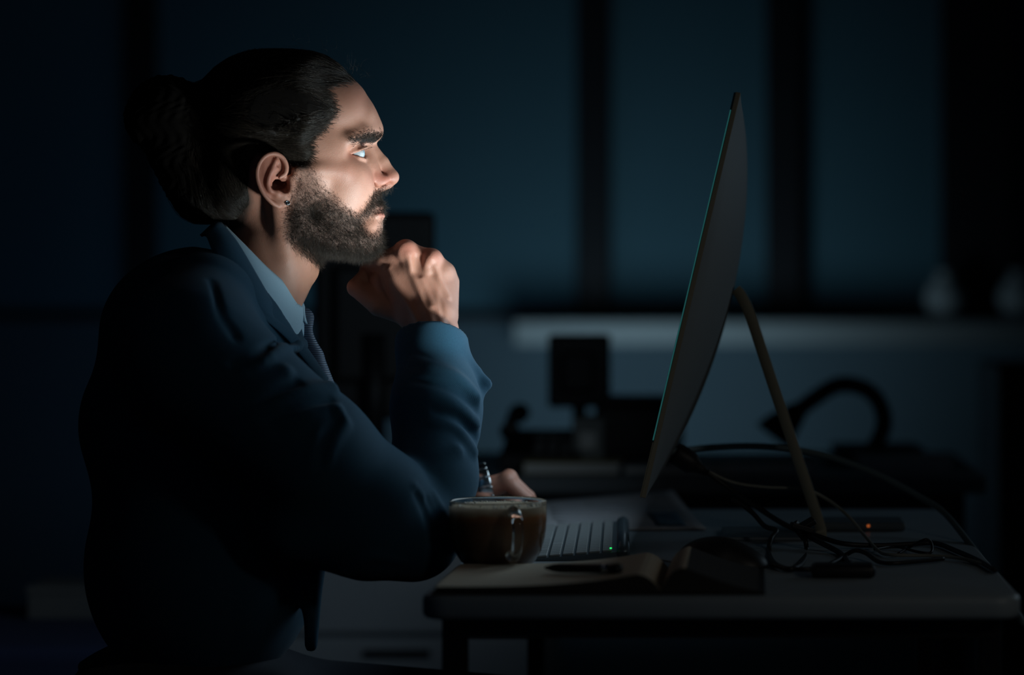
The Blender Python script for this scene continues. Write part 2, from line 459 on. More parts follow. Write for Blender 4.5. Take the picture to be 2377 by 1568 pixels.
person = None
def build_head():
    lo = np.array([L(430, 0)[0], -0.105, L(0, 770)[2]]); hi = np.array([L(950, 0)[0], 0.105, L(0, 100)[2]])
    g = Grid(lo, hi, 0.00125)
    # skull and forehead
    g.add(ell(L(655, 275), R3(186, 74, 152)))
    g.add(ell(L(772, 266), R3(92, 58, 96)), 0.015)
    g.add(ell(L(600, 420), R3(125, 62, 115)), 0.02)
    both(g, ell, [L(738, 352, -56 * mm)], R3(62, 13, 46), k=0.02)
    skull = g.F.copy()
    # mid face
    g.add(ell(L(792, 415), R3(78, 49, 95)), 0.015)
    g.add(ell(L(832, 470), R3(52, 29, 58)), 0.012)
    g.add(ell(L(846, 556), R3(46, 25, 32)), 0.012)
    g.add(ell(L(755, 535), R3(90, 44, 40)), 0.015)
    both(g, chain, LM([(842, 566, -12), (770, 556, -40), (698, 520, -55), (682, 450, -64)]), [22 * S_, 25 * S_, 26 * S_, 20 * S_], k=0.015)
    both(g, ell, [L(772, 462, -30 * mm)], R3(66, 26, 70), k=0.014)
    both(g, ell, [L(788, 406, -45 * mm)], R3(50, 14, 36), k=0.018)
    both(g, chain, LM([(795, 398, -54), (740, 394, -65), (690, 398, -69)]), [15 * S_, 13 * S_, 12 * S_], k=0.012)
    both(g, ell, [L(812, 436, -33 * mm)], R3(48, 15, 48), k=0.02)
    both(g, ell, [L(716, 430, -57 * mm)], R3(36, 10, 40), k=0.015)
    # brow ridge
    both(g, chain, LM([(862, 303, 0), (861, 305, -16), (842, 309, -38), (815, 322, -51)]), [21 * S_, 20 * S_, 16 * S_, 13 * S_], k=0.016)
    g.add(ell(L(848, 272), R3(24, 30, 30)), 0.014)
    # eye sockets
    both(g, ell, [L(856, 350, -31 * mm)], R3(30, 16, 17), k=0.008, op='sub')
    # nose
    g.add(chain(LM([(862, 340, 0), (888, 377, 0), (907, 409, 0)]), [12 * S_, 14 * S_, 17 * S_], 0.004), 0.006)
    both(g, chain, LM([(850, 350, -7), (862, 385, -11), (874, 412, -12)]), [13 * S_, 15 * S_, 15 * S_], k=0.008)
    both(g, ell, [L(908, 412, -3.5 * mm)], R3(18, 8, 17), k=0.004)
    both(g, ell, [L(884, 421, -13 * mm)], (20 * S_, 6.5 * mm, 15 * S_), rot_y(-0.35), k=0.004)
    g.add(chain(LM([(904, 430, 0), (884, 438, 0)]), [8 * S_, 9 * S_]), 0.004)
    both(g, chain, LM([(866, 402, -17), (861, 420, -18.5), (869, 437, -16)]), [3.4 * S_, 4.4 * S_, 4 * S_], k=0.004, op='sub')
    both(g, chain, LM([(906, 428, -8), (898, 430, -12), (888, 434, -13)]), [5 * S_, 5.5 * S_, 4.5 * S_], k=0.002, op='sub')
    # mouth
    g.add(ell(L(872, 482), R3(19, 23, 11)), 0.006)
    g.add(ell(L(874, 500), R3(20, 20, 9)), 0.005)
    g.sub(chain(LM([(866, 494, -25), (888, 491.5, -12), (898, 491, 0), (888, 491.5, 12), (866, 494, 25)]), [1.6 * S_] * 5), 0.003)
    g.add(ell(L(862, 524), R3(26, 21, 20)), 0.012)
    # neck
    g.add(chain(LM([(648, 520, 0), (622, 610, 0), (592, 676, 0), (555, 770, 0)]), [100 * S_, 105 * S_, 102 * S_, 100 * S_], 0.02), 0.022)
    both(g, chain, LM([(645, 470, -60), (662, 600, -49), (680, 700, -22)]), [20 * S_, 19 * S_, 15 * S_], k=0.014)
    g.add(ell(L(718, 628), R3(18, 9, 20)), 0.012)
    g.smooth(2)
    # eyelids and the opening between them
    ec = L(823, 356, -31 * mm)
    both(g, ell, [ec], (25.5 * S_,) * 3, k=0.004)
    both(g, chain, LM([(850, 343, -20), (851, 343, -32), (836, 350, -43)]), [3.5 * S_, 4 * S_, 3 * S_], k=0.004)
    both(g, chain, LM([(846, 369, -20), (846, 369, -32), (832, 367, -42)]), [3 * S_, 3.4 * S_, 2.5 * S_], k=0.005)
    def wedge(sg):
        a, up, dn = L(816, 360, -31 * mm), L(852, 346, -31 * mm), L(845, 367, -31 * mm)
        nu = np.array([-(up - a)[2], 0, (up - a)[0]]); nu /= np.linalg.norm(nu)
        nd = np.array([(dn - a)[2], 0, -(dn - a)[0]]); nd /= np.linalg.norm(nd)
        def f(X, Y, Z):
            d1 = nu[0] * (X - a[0]) + nu[2] * (Z - a[2]); d2 = nd[0] * (X - a[0]) + nd[2] * (Z - a[2])
            e_ = ec if sg < 0 else flip(ec); d1 = np.maximum(d1, np.sqrt((X - e_[0]) ** 2 + (Y - e_[1]) ** 2 + (Z - e_[2]) ** 2) - 30 * S_)
            return np.maximum(np.maximum(d1, d2), np.maximum(-sg * Y + 0.0165, sg * Y - 0.047)).astype(np.float32)
        lo_ = np.array([a[0], min(sg * 0.016, sg * 0.048), dn[2] - 0.004]); hi_ = np.array([a[0] + 0.03, max(sg * 0.016, sg * 0.048), up[2] + 0.006])
        return f, lo_, hi_
    for sg in (-1, 1): g.sub(wedge(sg), 0.0012)
    # ears
    def E(px, py, off=0.0):
        return L(px, py, (-70 - (676 - px) / 80 * 15 - off) * mm)
    tilt = rot_z(math.atan2(15 * mm, 80 * S_))
    rs = lambda q: [x * S_ for x in q]
    both(g, ell, [E(632, 412, -2)], R3(36, 4.0, 54), tilt @ rot_y(-0.12), k=0.004)
    both(g, ell, [E(652, 462, 0)], R3(21, 4.5, 22), k=0.004)
    both(g, chain, [E(612, 366, 4.5), E(605, 390, 4.5), E(605, 415, 4.5), E(614, 442, 4.5), E(632, 466, 4.0)], rs([7.5, 9, 9, 8, 4.5]), k=0.0022, op='sub')
    both(g, ell, [E(648, 428, 6)], R3(20, 11, 25), tilt @ rot_y(0.25), k=0.003, op='sub')
    both(g, ell, [E(645, 386, 4.5)], R3(9, 5, 16), k=0.003, op='sub')
    both(g, chain, [E(650, 412, 3), E(662, 402, 3), E(664, 384, 3), E(655, 366, 3.5), E(638, 357, 4), E(618, 361, 4), E(602, 378, 4), E(596, 402, 4), E(600, 426, 4), E(612, 450, 3.5), E(630, 470, 2.5), E(646, 480, 1)],
         rs([4.5, 6, 6, 5.5, 5.5, 5.5, 5.5, 5.2, 5, 5, 5, 5]), 0.0, 4, k=0.003)
    both(g, chain, [E(640, 374, 1.5), E(632, 392, 2.5), E(624, 412, 3.2), E(622, 430, 3), E(628, 443, 3), E(640, 448, 2.5)], rs([5, 5.5, 5.5, 5, 5, 5]), 0.0, 4, k=0.0035)
    both(g, chain, [E(630, 398, 2.5), E(643, 391, 1.5)], rs([4.5, 3.5]), k=0.003)
    both(g, chain, [E(646, 450, 2), E(658, 452, 2)], rs([7, 6]), k=0.005)
    both(g, ell, [E(677, 430, 0.5)], R3(8, 5.5, 17), k=0.006)
    both(g, chain, [E(676, 415, 0), E(674, 446, 0)], rs([6, 5]), k=0.005)
    both(g, ell, [E(661, 434, 3)], R3(8, 9, 13), k=0.004, op='sub')
    sk = Grid(lo, hi, 0.00125); sk.F = skull
    return g, sk, ec, E

def hand_prims(g, mcs, fingers, thumb, rs_k, extra=()):
    for (a, b, ra, rb) in mcs: g.add(cone(a, b, ra, rb), 0.011)
    for e in extra: g.add(e, 0.008)
    for pts, rr in fingers + [thumb]: g.add(chain(pts, rr, 0.002), rs_k)

def build_right_hand():
    lo = np.array([L(790, 0)[0], -0.16, L(0, 950)[2]]); hi = np.array([L(1085, 0)[0], 0.085, L(0, 535)[2]])
    g = Grid(lo, hi, 0.00125); s = S_
    q = lambda *p: L(p[0], p[1], p[2] * mm)
    K = {'i': q(893, 604, 6), 'm': q(942, 582, -13), 'r': q(1002, 602, -17), 'p': q(1033, 632, -6)}
    W = {'i': q(975, 740, -20), 'm': q(992, 742, -27), 'r': q(1012, 742, -27), 'p': q(1032, 738, -20)}
    mcs = [(W['i'], K['i'], 24 * s, 21 * s), (W['m'], K['m'], 24 * s, 22 * s), (W['r'], K['r'], 24 * s, 20 * s), (W['p'], K['p'], 24 * s, 20 * s)]
    fingers = [([K['i'], q(852, 622, 38), q(850, 668, 36), q(878, 690, 16)], [20 * s, 17 * s, 15 * s, 13 * s]),
               ([K['m'], q(905, 606, 32), q(895, 655, 36), q(920, 678, 14)], [21 * s, 18 * s, 16 * s, 14 * s]),
               ([K['r'], q(968, 612, 28), q(950, 660, 34), q(968, 682, 12)], [19 * s, 17 * s, 15 * s, 13 * s]),
               ([K['p'], q(1005, 636, 26), q(986, 676, 30), q(1000, 692, 12)], [18 * s, 15 * s, 13 * s, 12 * s])]
    thumb = ([q(965, 738, -4), q(880, 708, 8), q(827, 668, 18), q(852, 634, 32)], [27 * s, 27 * s, 22 * s, 17 * s])
    extra = [cone(q(1043, 655, -2), q(1036, 735, -14), 24 * s, 28 * s), cone(q(935, 650, -2), q(960, 735, -8), 40 * s, 38 * s), cone(q(885, 650, 14), q(900, 705, 12), 24 * s, 28 * s), cone(q(862, 650, 30), q(850, 680, 24), 17 * s, 20 * s),
             chain([q(1008, 735, -26), q(1010, 790, -34), q(1016, 920, -80)], [50 * s, 49 * s, 62 * s]),
             cone(q(1034, 770, -32), q(1036, 800, -38), 31 * s, 33 * s)]
    for a_, b_ in (('i', 'm'), ('m', 'r'), ('r', 'p')): extra.append(cone(K[a_] + [0, 0.002, -0.001], K[b_] + [0, 0.001, 0.0], 21.5 * s, 21 * s))
    extra += [cone((K['m'] + K['r']) / 2 + [0, 0.004, -0.008], (W['m'] + W['r']) / 2, 27 * s, 27 * s), cone((K['p'] + K['r']) / 2 + [0, 0.003, -0.008], (W['p'] + W['r']) / 2, 25 * s, 27 * s), cone((K['i'] + K['m']) / 2 + [0, 0.004, -0.008], (W['i'] + W['m']) / 2, 26 * s, 27 * s)]
    hand_prims(g, mcs, fingers, thumb, 0.006, extra)
    g.smooth(2)
    # knuckles, tendons and veins on the back of the hand
    for k_, r_ in (('m', 15), ('r', 13), ('p', 12)):
        p = K[k_]; pp = to_px(p)[0]; sp = surf(g, *pp, -0.12, 0.05)
        if sp is not None: g.add(ell(sp + [0, 0.0040, 0.001], (r_ * s, 5 * mm, r_ * s)), 0.010)
    for line, r_ in (([(948, 592), (962, 640), (984, 700), (1002, 745)], 4.4), ([(1000, 600), (990, 622), (1008, 668), (1022, 712), (1026, 760)], 5.0), ([(905, 625), (940, 690), (972, 745)], 4),
                     ([(980, 650), (992, 680), (1004, 712)], 2.6), ([(1012, 620), (1022, 655), (1040, 690)], 2.4)):
        ps = [surf(g, *c_, -0.13, 0.06) for c_ in line]
        if all(p is not None for p in ps): g.add(chain([p + [0, r_ * s * 0.75, 0] for p in ps], [r_ * s] * len(ps), 0.0, 5), 0.007)
    for line, r_ in (([(972, 600), (966, 630)], 6), ([(1003, 640), (1020, 690), (1030, 730)], 3)):
        ps = [surf(g, *c_, -0.13, 0.06) for c_ in line]
        if all(p is not None for p in ps): g.sub(chain([p + [0, -r_ * s * 0.7, 0] for p in ps], [r_ * s] * len(ps)), 0.008)
    return g

LEFT_V = 0.19
def build_left_hand():
    q = lambda px, py, v: L(px, py, LEFT_V + v * mm)
    a, b = q(1020, 1250, 0), q(1290, 1050, 0)
    lo = np.array([min(a[0], b[0]), LEFT_V - 0.07, 0.738]); hi = np.array([max(a[0], b[0]), LEFT_V + 0.08, b[2]])
    g = Grid(lo, hi, 0.0016); s = S_ * 1.06
    mcs, fingers = [], []
    for i, (dv, kx, ky) in enumerate(((-24, 1176, 1118), (-8, 1182, 1112), (9, 1176, 1116), (25, 1164, 1126))):
        kn = q(kx, ky, dv); mcs.append((q(1112, 1138, dv * 0.55), kn, 21 * s, 18 * s))
        fingers.append(([kn, q(kx + 46, ky + 42, dv * 1.15), q(kx + 66, ky + 82, dv * 1.2), q(kx + 70, ky + 108, dv * 1.2)], [17 * s, 15 * s, 13.5 * s, 12 * s]))
    thumb = ([q(1105, 1150, -18), q(1140, 1175, -42), q(1176, 1196, -52), q(1204, 1212, -54)], [20 * s, 18 * s, 15 * s, 12 * s])
    extra = [chain([q(1112, 1138, 0), q(1075, 1142, 0), q(1020, 1150, 0)], [34 * s, 38 * s, 42 * s]), cone(q(1120, 1140, -12), q(1160, 1130, -8), 22 * s, 20 * s), cone(q(1120, 1140, 12), q(1155, 1135, 12), 22 * s, 18 * s)]
    hand_prims(g, mcs, fingers, thumb, 0.005, extra)
    g.smooth(1)
    for pts, rr in fingers: g.add(ell(pts[0] + [0, 0, 0.003], 17 * s), 0.005)
    return g

def body_parts():
    """upper body under the clothes"""
    lo = np.array([L(180, 0)[0], -0.33, 0.44]); hi = np.array([L(1080, 0)[0], 0.33, L(0, 600)[2]])
    g = Grid(lo, hi, 0.006)
    g.add(ell(L(480, 790), R3(190, 125, 170))); g.add(ell(L(490, 990), R3(230, 140, 230)), 0.04); g.add(ell(L(480, 1300), R3(220, 150, 260)), 0.05)
    g.add(chain(LM([(600, 660, 0), (545, 760, 0)]), [0.05, 0.06]), 0.03)
    for sgn in (-1, 1):
        g.add(chain([L(520, 690, sgn * 0.07), L(450, 790, sgn * 0.15)], [0.05, 0.055]), 0.03)
    g.add(chain(LM([(450, 815, -160), (720, 1025, -195), (960, 1225, -160), (1014, 920, -75)]), [0.055, 0.043, 0.034, 0.03], 0.01), 0.03)
    g.add(chain(LM([(470, 815, 160), (740, 1080, 220), (890, 1190, 225), (1040, 1150, 190)]), [0.055, 0.043, 0.036, 0.022], 0.01), 0.03)
    return g
def planed(prim, p0, n):
    f, lo, hi = prim; n = np.asarray(n, float) / np.linalg.norm(n)
    return (lambda X, Y, Z: np.maximum(f(X, Y, Z), n[0] * (X - p0[0]) + n[1] * (Y - p0[1]) + n[2] * (Z - p0[2])).astype(np.float32)), lo, hi

def build_jacket():
    lo = np.array([L(150, 0)[0], -0.36, 0.46]); hi = np.array([L(1180, 0)[0], 0.34, L(0, 480)[2]])
    g = Grid(lo, hi, 0.0034)
    g.add(ell(L(470, 775), R3(234, 152, 205)))
    g.add(ell(L(480, 985), R3(290, 172, 260)), 0.03)
    g.add(ell(L(470, 1310), R3(268, 180, 300)), 0.05)
    for s in (-1, 1):
        g.add(chain([L(478, 692, s * 0.110), L(430, 800, s * 0.170)], [0.054, 0.080], 0.02), 0.03)
    # upper arms
    g.add(chain(LM([(448, 832, -178), (720, 1052, -205), (880, 1170, -182), (962, 1238, -162)]), [0.083, 0.071, 0.059, 0.050], 0.02), 0.03)
    g.add(chain(LM([(700, 1190, -175), (850, 1240, -180), (955, 1245, -165)]), [0.064, 0.050, 0.047], 0.02), 0.03)
    g.add(chain(LM([(470, 830, 178), (740, 1090, 235), (880, 1180, 235)]), [0.085, 0.066, 0.054], 0.02), 0.03)
    # the open front showing the shirt
    g.sub(chain(LM([(560, 520, 0), (625, 600, 0), (690, 715, 0), (740, 815, 0), (775, 930, 0)]), [112 * S_, 104 * S_, 62 * S_, 30 * S_, 3 * S_]), 0.004)
    both(g, chain, LM([(535, 535, -55), (612, 612, -72), (682, 702, -62), (714, 772, -46), (755, 865, -18)]), [44 * S_, 52 * S_, 48 * S_, 26 * S_, 9 * S_], k=0.003, op='sub')
    # hanging front panels
    for s in (-1, 1):
        g.add(chain([L(735, 1190, s * 0.10), L(728, 1380, s * 0.11), L(722, 1500, s * 0.11)], [0.02, 0.010, 0.008]), 0.03)
    g.smooth(1)
    # forearm sleeves, open at the cuff
    wr = L(1000, 775, -40 * mm); el = L(1012, 930, -92 * mm); ax = wr - el; ax /= np.linalg.norm(ax)
    cuff = L(1000, 782, -46 * mm); nrm = ax + np.array([0.12, 0.0, 0.1])
    g.add(planed(chain(LM([(966, 1232, -160), (1005, 1110, -125), (1012, 940, -86), (1002, 800, -48), (999, 740, -26)]), [0.050, 0.050, 0.051, 0.0400, 0.0375], 0.02), cuff, nrm), 0.012)
    g.add(chain(LM([(1060, 838, -62), (1100, 868, -62), (1130, 892, -62)]), [0.016, 0.011, 0.005]), 0.012)
    g.add(chain(LM([(1128, 893, -62), (1100, 935, -74), (1090, 1010, -105)]), [0.004, 0.008, 0.010]), 0.012)
    g.sub(chain(LM([(1004, 830, -62), (1002, 800, -50), (999, 740, -26), (997, 700, -14)]), [0.030, 0.0365, 0.0350, 0.035]), 0.0015)
    g.add(planed(chain(LM([(880, 1182, 232), (980, 1165, 212), (1066, 1146, 193)]), [0.053, 0.045, 0.036], 0.02), L(1072, 1140, 0.19), (1, 0, 0.1)), 0.02)
    g.sub(chain(LM([(1050, 1148, 195), (1110, 1138, 188)]), [0.030, 0.032]), 0.001)
    # folds: raised rolls and pressed creases, laid on the cloth
    rolls = [([(772, 948), (700, 968), (600, 985)], 9, 8), ([(765, 905), (690, 915), (600, 955), (540, 1000)], 10, 9), ([(745, 858), (660, 868), (570, 905)], 9, 9),
             ([(776, 962), (745, 1005), (726, 1060), (722, 1090)], 10, 8), ([(795, 985), (768, 1040), (755, 1090)], 8, 8), ([(700, 800), (640, 820), (560, 870)], 8, 9),
             ([(1100, 925), (1060, 880), (1005, 855), (965, 840)], 9, 8), ([(1098, 985), (1055, 940), (1000, 925)], 9, 8), ([(1095, 1050), (1060, 1000), (1000, 985)], 8, 8),
             ([(1020, 1270), (1000, 1200), (960, 1130)], 6, 7), ([(1050, 1270), (1030, 1200), (1005, 1150)], 6, 7),
             ([(800, 1325), (860, 1290), (930, 1300)], 8, 8), ([(1130, 1060), (1060, 1050), (1000, 1090)], 7, 8)]
    for line, r_, k_ in rolls:
        ps = [surf(g, *c_) for c_ in line]; ps = [p for p in ps if p is not None]
        if len(ps) > 1: g.add(chain([p + [0, r_ * mm * 0.55, 0] for p in ps], list(np.linspace(r_, r_ * 0.45, len(ps)) * mm), 0, 5), k_ * mm)
    creases = [([(778, 956), (735, 985), (690, 1000), (640, 1004)], 5), ([(770, 925), (700, 938), (620, 975)], 6), ([(755, 880), (690, 888), (600, 930)], 5), ([(782, 966), (756, 1015), (742, 1075)], 7),
               ([(1108, 945), (1065, 908), (1010, 888), (960, 880)], 6), ([(1104, 1012), (1060, 968), (1010, 952)], 5), ([(1010, 1255), (990, 1190), (970, 1150)], 5), ([(1036, 1275), (1015, 1205), (995, 1160)], 5),
               ([(690, 790), (610, 812), (540, 845)], 5), ([(548, 780), (512, 720), (492, 650)], 4)]
    for line, r_ in creases:
        ps = [surf(g, *c_) for c_ in line]; ps = [p for p in ps if p is not None]
        if len(ps) > 1: g.sub(chain([p + [0, -r_ * mm * 0.5, 0] for p in ps], list(np.linspace(r_, r_ * 0.5, len(ps)) * mm), 0, 5), 0.008)
    return g

def build_shirt():
    lo = np.array([L(430, 0)[0], -0.16, L(0, 1250)[2]]); hi = np.array([L(800, 0)[0], 0.16, L(0, 560)[2]])
    g = Grid(lo, hi, 0.003)
    g.add(ell(L(500, 800), R3(178, 120, 185))); g.add(ell(L(490, 1000), R3(262, 135, 250)), 0.03)
    g.add(chain(LM([(600, 655, 0), (570, 720, 0)]), [0.062, 0.075]), 0.02)
    g.add(ell(L(600, 765), R3(92, 74, 115)), 0.02)
    g.sub(chain(LM([(660, 560, 0), (612, 640, 0), (600, 665, 0)]), [0.07, 0.062, 0.055]), 0.003)
    return g

def ribbon(name, A, B, mtl, parent, thick, bulge=0.0, nu=40, nv=10, face=None):
    """cloth band between two edge curves given as 3-D points"""
    a, b = catmull(A, 12), catmull(B, 12)
    ta, tb = np.linspace(0, len(a) - 1, nu), np.linspace(0, len(b) - 1, nu)
    a = np.stack([np.interp(ta, np.arange(len(a)), a[:, i]) for i in range(3)], -1); b = np.stack([np.interp(tb, np.arange(len(b)), b[:, i]) for i in range(3)], -1)
    t = np.linspace(0, 1, nv)[None, :, None]
    V = a[:, None] * (1 - t) + b[:, None] * t
    if bulge:
        nr = np.cross(np.gradient(V, axis=0), np.gradient(V, axis=1)); nr /= np.linalg.norm(nr, axis=2)[..., None] + 1e-12
        s = np.sign(nr[..., 1:2].mean()) or 1.0
        V = V - s * nr * bulge * np.sin(math.pi * t) if A[0][1] < 0 else V + s * nr * bulge * np.sin(math.pi * t)
    return grid_mesh(name, V, mtl, parent, thick)
def sdf_obj(name, g, mtl, parent=None):
    V, F = g.mesh()
    return link(name, np_mesh(name, V, F), mtl, parent)

HG, SKULL, EYE_C, EAR = build_head()
RH = build_right_hand(); LH = build_left_hand(); BG_ = body_parts()
vs, fs, off = [], [], 0
for g_ in (HG, RH, LH, BG_):
    V_, F_ = g_.mesh(); vs.append(V_); fs.append(F_ + off); off += len(V_)
Vb = np.concatenate(vs); Fb = np.concatenate(fs)
me = np_mesh('person', Vb, Fb)
hp = headpx(Vb); nh = len(vs[0])
sd = poly_sd(BEARD, hp); stub = np.clip((6 - sd) / 22, 0, 1) * np.where(hp[:, 0] < 835, 0.45 + 0.45 * np.clip((hp[:, 1] - 425) / 70, 0, 1), 0.9)
sdh = poly_sd(HAIRLINE, hp); stub = np.maximum(stub, np.clip((2 - sdh) / 14, 0, 1) * 0.9)
BROW = [(834, 317), (850, 309), (872, 308), (892, 310), (895, 324), (888, 331), (862, 329), (842, 326), (822, 328), (818, 324)]
sdb = poly_sd(BROW, hp); sdb[np.abs(Vb[:, 1]) < 0.006] = 50; stub = np.maximum(stub, np.clip((3 - sdb) / 8, 0, 1) * 0.75)
stub[nh:] = 0
def blob(cx, cy, rx, ry): return np.exp(-((hp[:, 0] - cx) / rx) ** 2 - ((hp[:, 1] - cy) / ry) ** 2)
red = 0.8 * blob(890, 415, 30, 22) + 0.25 * blob(800, 400, 45, 30) + 0.9 * blob(888, 495, 14, 11) + 0.6 * blob(630, 410, 45, 65) + 0.3 * blob(840, 220, 50, 40) + 0.5 * blob(818, 360, 10, 8)
red[nh:] = 0.12
kn = 0.5 * blob(945, 575, 30, 22) + 0.4 * blob(1010, 590, 30, 22); red[nh:nh + len(vs[1])] += kn[nh:nh + len(vs[1])]
for nm, arr in (('stubble', stub), ('redness', np.clip(red, 0, 1))):
    at = me.attributes.new(nm, 'FLOAT', 'POINT'); at.data.foreach_set('value', arr.astype(np.float32))
person = link('person', me, M_SKIN)
person.location = ORG; person.rotation_euler = (0, 0, YAW)
tag(person, 'bearded man in a navy suit sitting at the desk with chin on fist', 'person')

# eyes
m_eye = bpy.data.materials.new('eye'); m_eye.use_nodes = True
def eye_mat():
    nt = m_eye.node_tree; b = nt.nodes['Principled BSDF']; N = nt.nodes.new; Lk = nt.links.new
    tc = N('ShaderNodeTexCoord'); sx = N('ShaderNodeSeparateXYZ'); Lk(tc.outputs['Object'], sx.inputs[0])
    cr = N('ShaderNodeValToRGB'); Lk(sx.outputs['X'], cr.inputs[0])
    mp = N('ShaderNodeMapRange'); mp.inputs[1].default_value = 0.0; mp.inputs[2].default_value = 0.013
    Lk(sx.outputs['X'], mp.inputs[0]); Lk(mp.outputs[0], cr.inputs[0])
    e = cr.color_ramp.elements; e[0].position = 0.0; e[0].color = (0.36, 0.37, 0.38, 1); e[1].position = 1.0; e[1].color = (0.004, 0.004, 0.006, 1)
    for p_, c_ in ((0.80, (0.36, 0.37, 0.38, 1)), (0.84, (0.10, 0.14, 0.18, 1)), (0.87, (0.28, 0.42, 0.50, 1)), (0.93, (0.30, 0.42, 0.48, 1)), (0.955, (0.004, 0.004, 0.006, 1))):
        k = cr.color_ramp.elements.new(p_); k.color = c_
    Lk(cr.outputs[0], b.inputs['Base Color']); b.inputs['Roughness'].default_value = 0.08; b.inputs['Coat Weight'].default_value = 0.6
eye_mat()
for sg in (1, -1):
    bm = bmesh.new(); bmesh.ops.create_uvsphere(bm, u_segments=32, v_segments=20, radius=22.6 * S_)
    for v in bm.verts:
        x = v.co.x / (22.6 * S_)
        if x > 0.84: v.co.x += (x - 0.84) * 0.0065
    o = bm_obj('eye', bm, m_eye, person, True); o.location = EYE_C if sg > 0 else flip(EYE_C)

# hair: cap drawn back into a knot, with a loose tail
hg = Grid(HG.lo - [0.10, 0, 0], HG.lo + HG.h * (HG.n - 1) + [0, 0, 0.012], 0.0022)
X, Y, Z = np.meshgrid(*hg.ax, indexing='ij'); pts = np.stack([X, Y, Z], -1).reshape(-1, 3)
near = np.abs(SKULL.sample(pts)) < 0.03
F = np.full(len(pts), 0.05, np.float32)
pn = pts[near]; sdn = poly_sd(HAIRLINE, headpx(pn)) + 13
th = np.clip(-sdn / 60.0, -0.25, 1.0); th = np.where(th > 0, 0.0003 + 0.0095 * np.clip(th, 0, 1) ** 0.8, 0.0003 + 0.02 * th)
F[near] = SKULL.sample(pn) - th
inside = SKULL.sample(pts) <= -0.029
F[inside] = -0.02
hg.F = F.reshape(hg.F.shape)
for c_, r_ in (((388, 258), (88, 44, 84)), ((345, 285), (50, 36, 55)), ((430, 300), (80, 40, 80)), ((455, 380), (90, 40, 80)), ((470, 450), (62, 36, 62)), ((395, 350), (48, 34, 50)), ((425, 420), (40, 28, 50)), ((455, 475), (38, 26, 32))):
    hg.add(ell(L(*c_), R3(*r_)), 0.018)
a_ = 0.0016 * np.sin(X * 420 + 5 * np.sin(Z * 120)) * np.sin(Z * 260 + Y * 200)
hg.F += np.where(X < L(500, 0)[0], a_, 0.25 * a_).astype(np.float32)
hair = sdf_obj('hair', hg, M_CAP, person)
tag(hair, 'long dark hair pulled back into a bun')
at = hair.data.attributes.new('shade', 'FLOAT', 'POINT'); at.data.foreach_set('value', np.full(len(hair.data.vertices), 0.08, np.float32))

def tidy(pt):
    ok = (np.linalg.norm(np.diff(pt, axis=1), axis=2) < 0.03).all(1)
    q = headpx(pt.reshape(-1, 3)); ok &= (poly_sd(HAIRLINE, q).reshape(pt.shape[:2]) < 15).all(1)
    return pt[ok]
def flow(p, steps, ds, tgt, lift, jit=0.10, g=None, wave=0.0):
    """carry strands along the head towards a point, held just above the surface"""
    out = [p.copy()]; n = len(p); ph = rng.random(n) * 6.28; bias = rng.normal(size=(n, 3)) * jit
    for i in range(steps):
        d = tgt - p; d /= np.linalg.norm(d, axis=1)[:, None] + 1e-9; d = d + bias
        gr = g.grad(p); d -= gr * (d * gr).sum(1)[:, None]; d /= np.linalg.norm(d, axis=1)[:, None] + 1e-9
        p = p + d * ds[:, None]
        if wave: p = p + wave * np.stack([np.sin(ph + i * 1.3), np.cos(ph + i * 1.1), np.sin(ph * 2 + i)], -1)
        f = g.sample(p); gr = g.grad(p); h = lift * min(1, (i + 1) / 3.0)
        p = p + gr * (h - f)[:, None]
        out.append(p.copy())
    return tidy(np.stack(out, 1))

hv = np.array([v.co[:] for v in hair.data.vertices]); hpx = headpx(hv); sdv = poly_sd(HAIRLINE, hpx)
front = (hpx[:, 0] > 520) & (sdv < 1)
wgt = np.where(front, np.exp(sdv / 45.0) + 0.12, 0); wgt[hv[:, 1] > 0.02] *= 0.25; wgt /= wgt.sum()
i_ = rng.choice(len(hv), 14000, p=wgt); root = hv[i_] + rng.normal(size=(14000, 3)) * 0.0006
tgt = L(470, 262)
pth = flow(root, 9, 0.006 + 0.009 * rng.random(14000), tgt, (0.0006 + 0.0016 * rng.random(14000)), 0.13, hg, 0.0002)
strands('hair_strand', pth, 0.00013 + 0.00009 * rng.random(len(pth)), M_HAIR, hair)['kind'] = 'stuff'
# hairs growing out of the skin along the hairline
sv = Vb[:nh]; ss = poly_sd(HAIRLINE, hp[:nh]); fr = (ss > -42) & (ss < 15) & (hp[:nh, 0] > 640) & (hp[:nh, 1] < 392)
w_ = np.where(fr, np.exp(-np.maximum(ss, 0) / 5.5), 0); w_[sv[:, 1] > 0.03] *= 0.3; w_ /= w_.sum(); i_ = rng.choice(nh, 9500, p=w_)
pth = flow(sv[i_], 7, 0.004 + 0.006 * rng.random(9500), tgt, 0.0005 + 0.0035 * rng.random(9500), 0.22, SKULL, 0.0002)
strands('hairline_strand', pth, 0.00011 + 0.00007 * rng.random(len(pth)), M_HAIR, hair, 0.25 + 0.75 * rng.random(len(pth)))['kind'] = 'stuff'
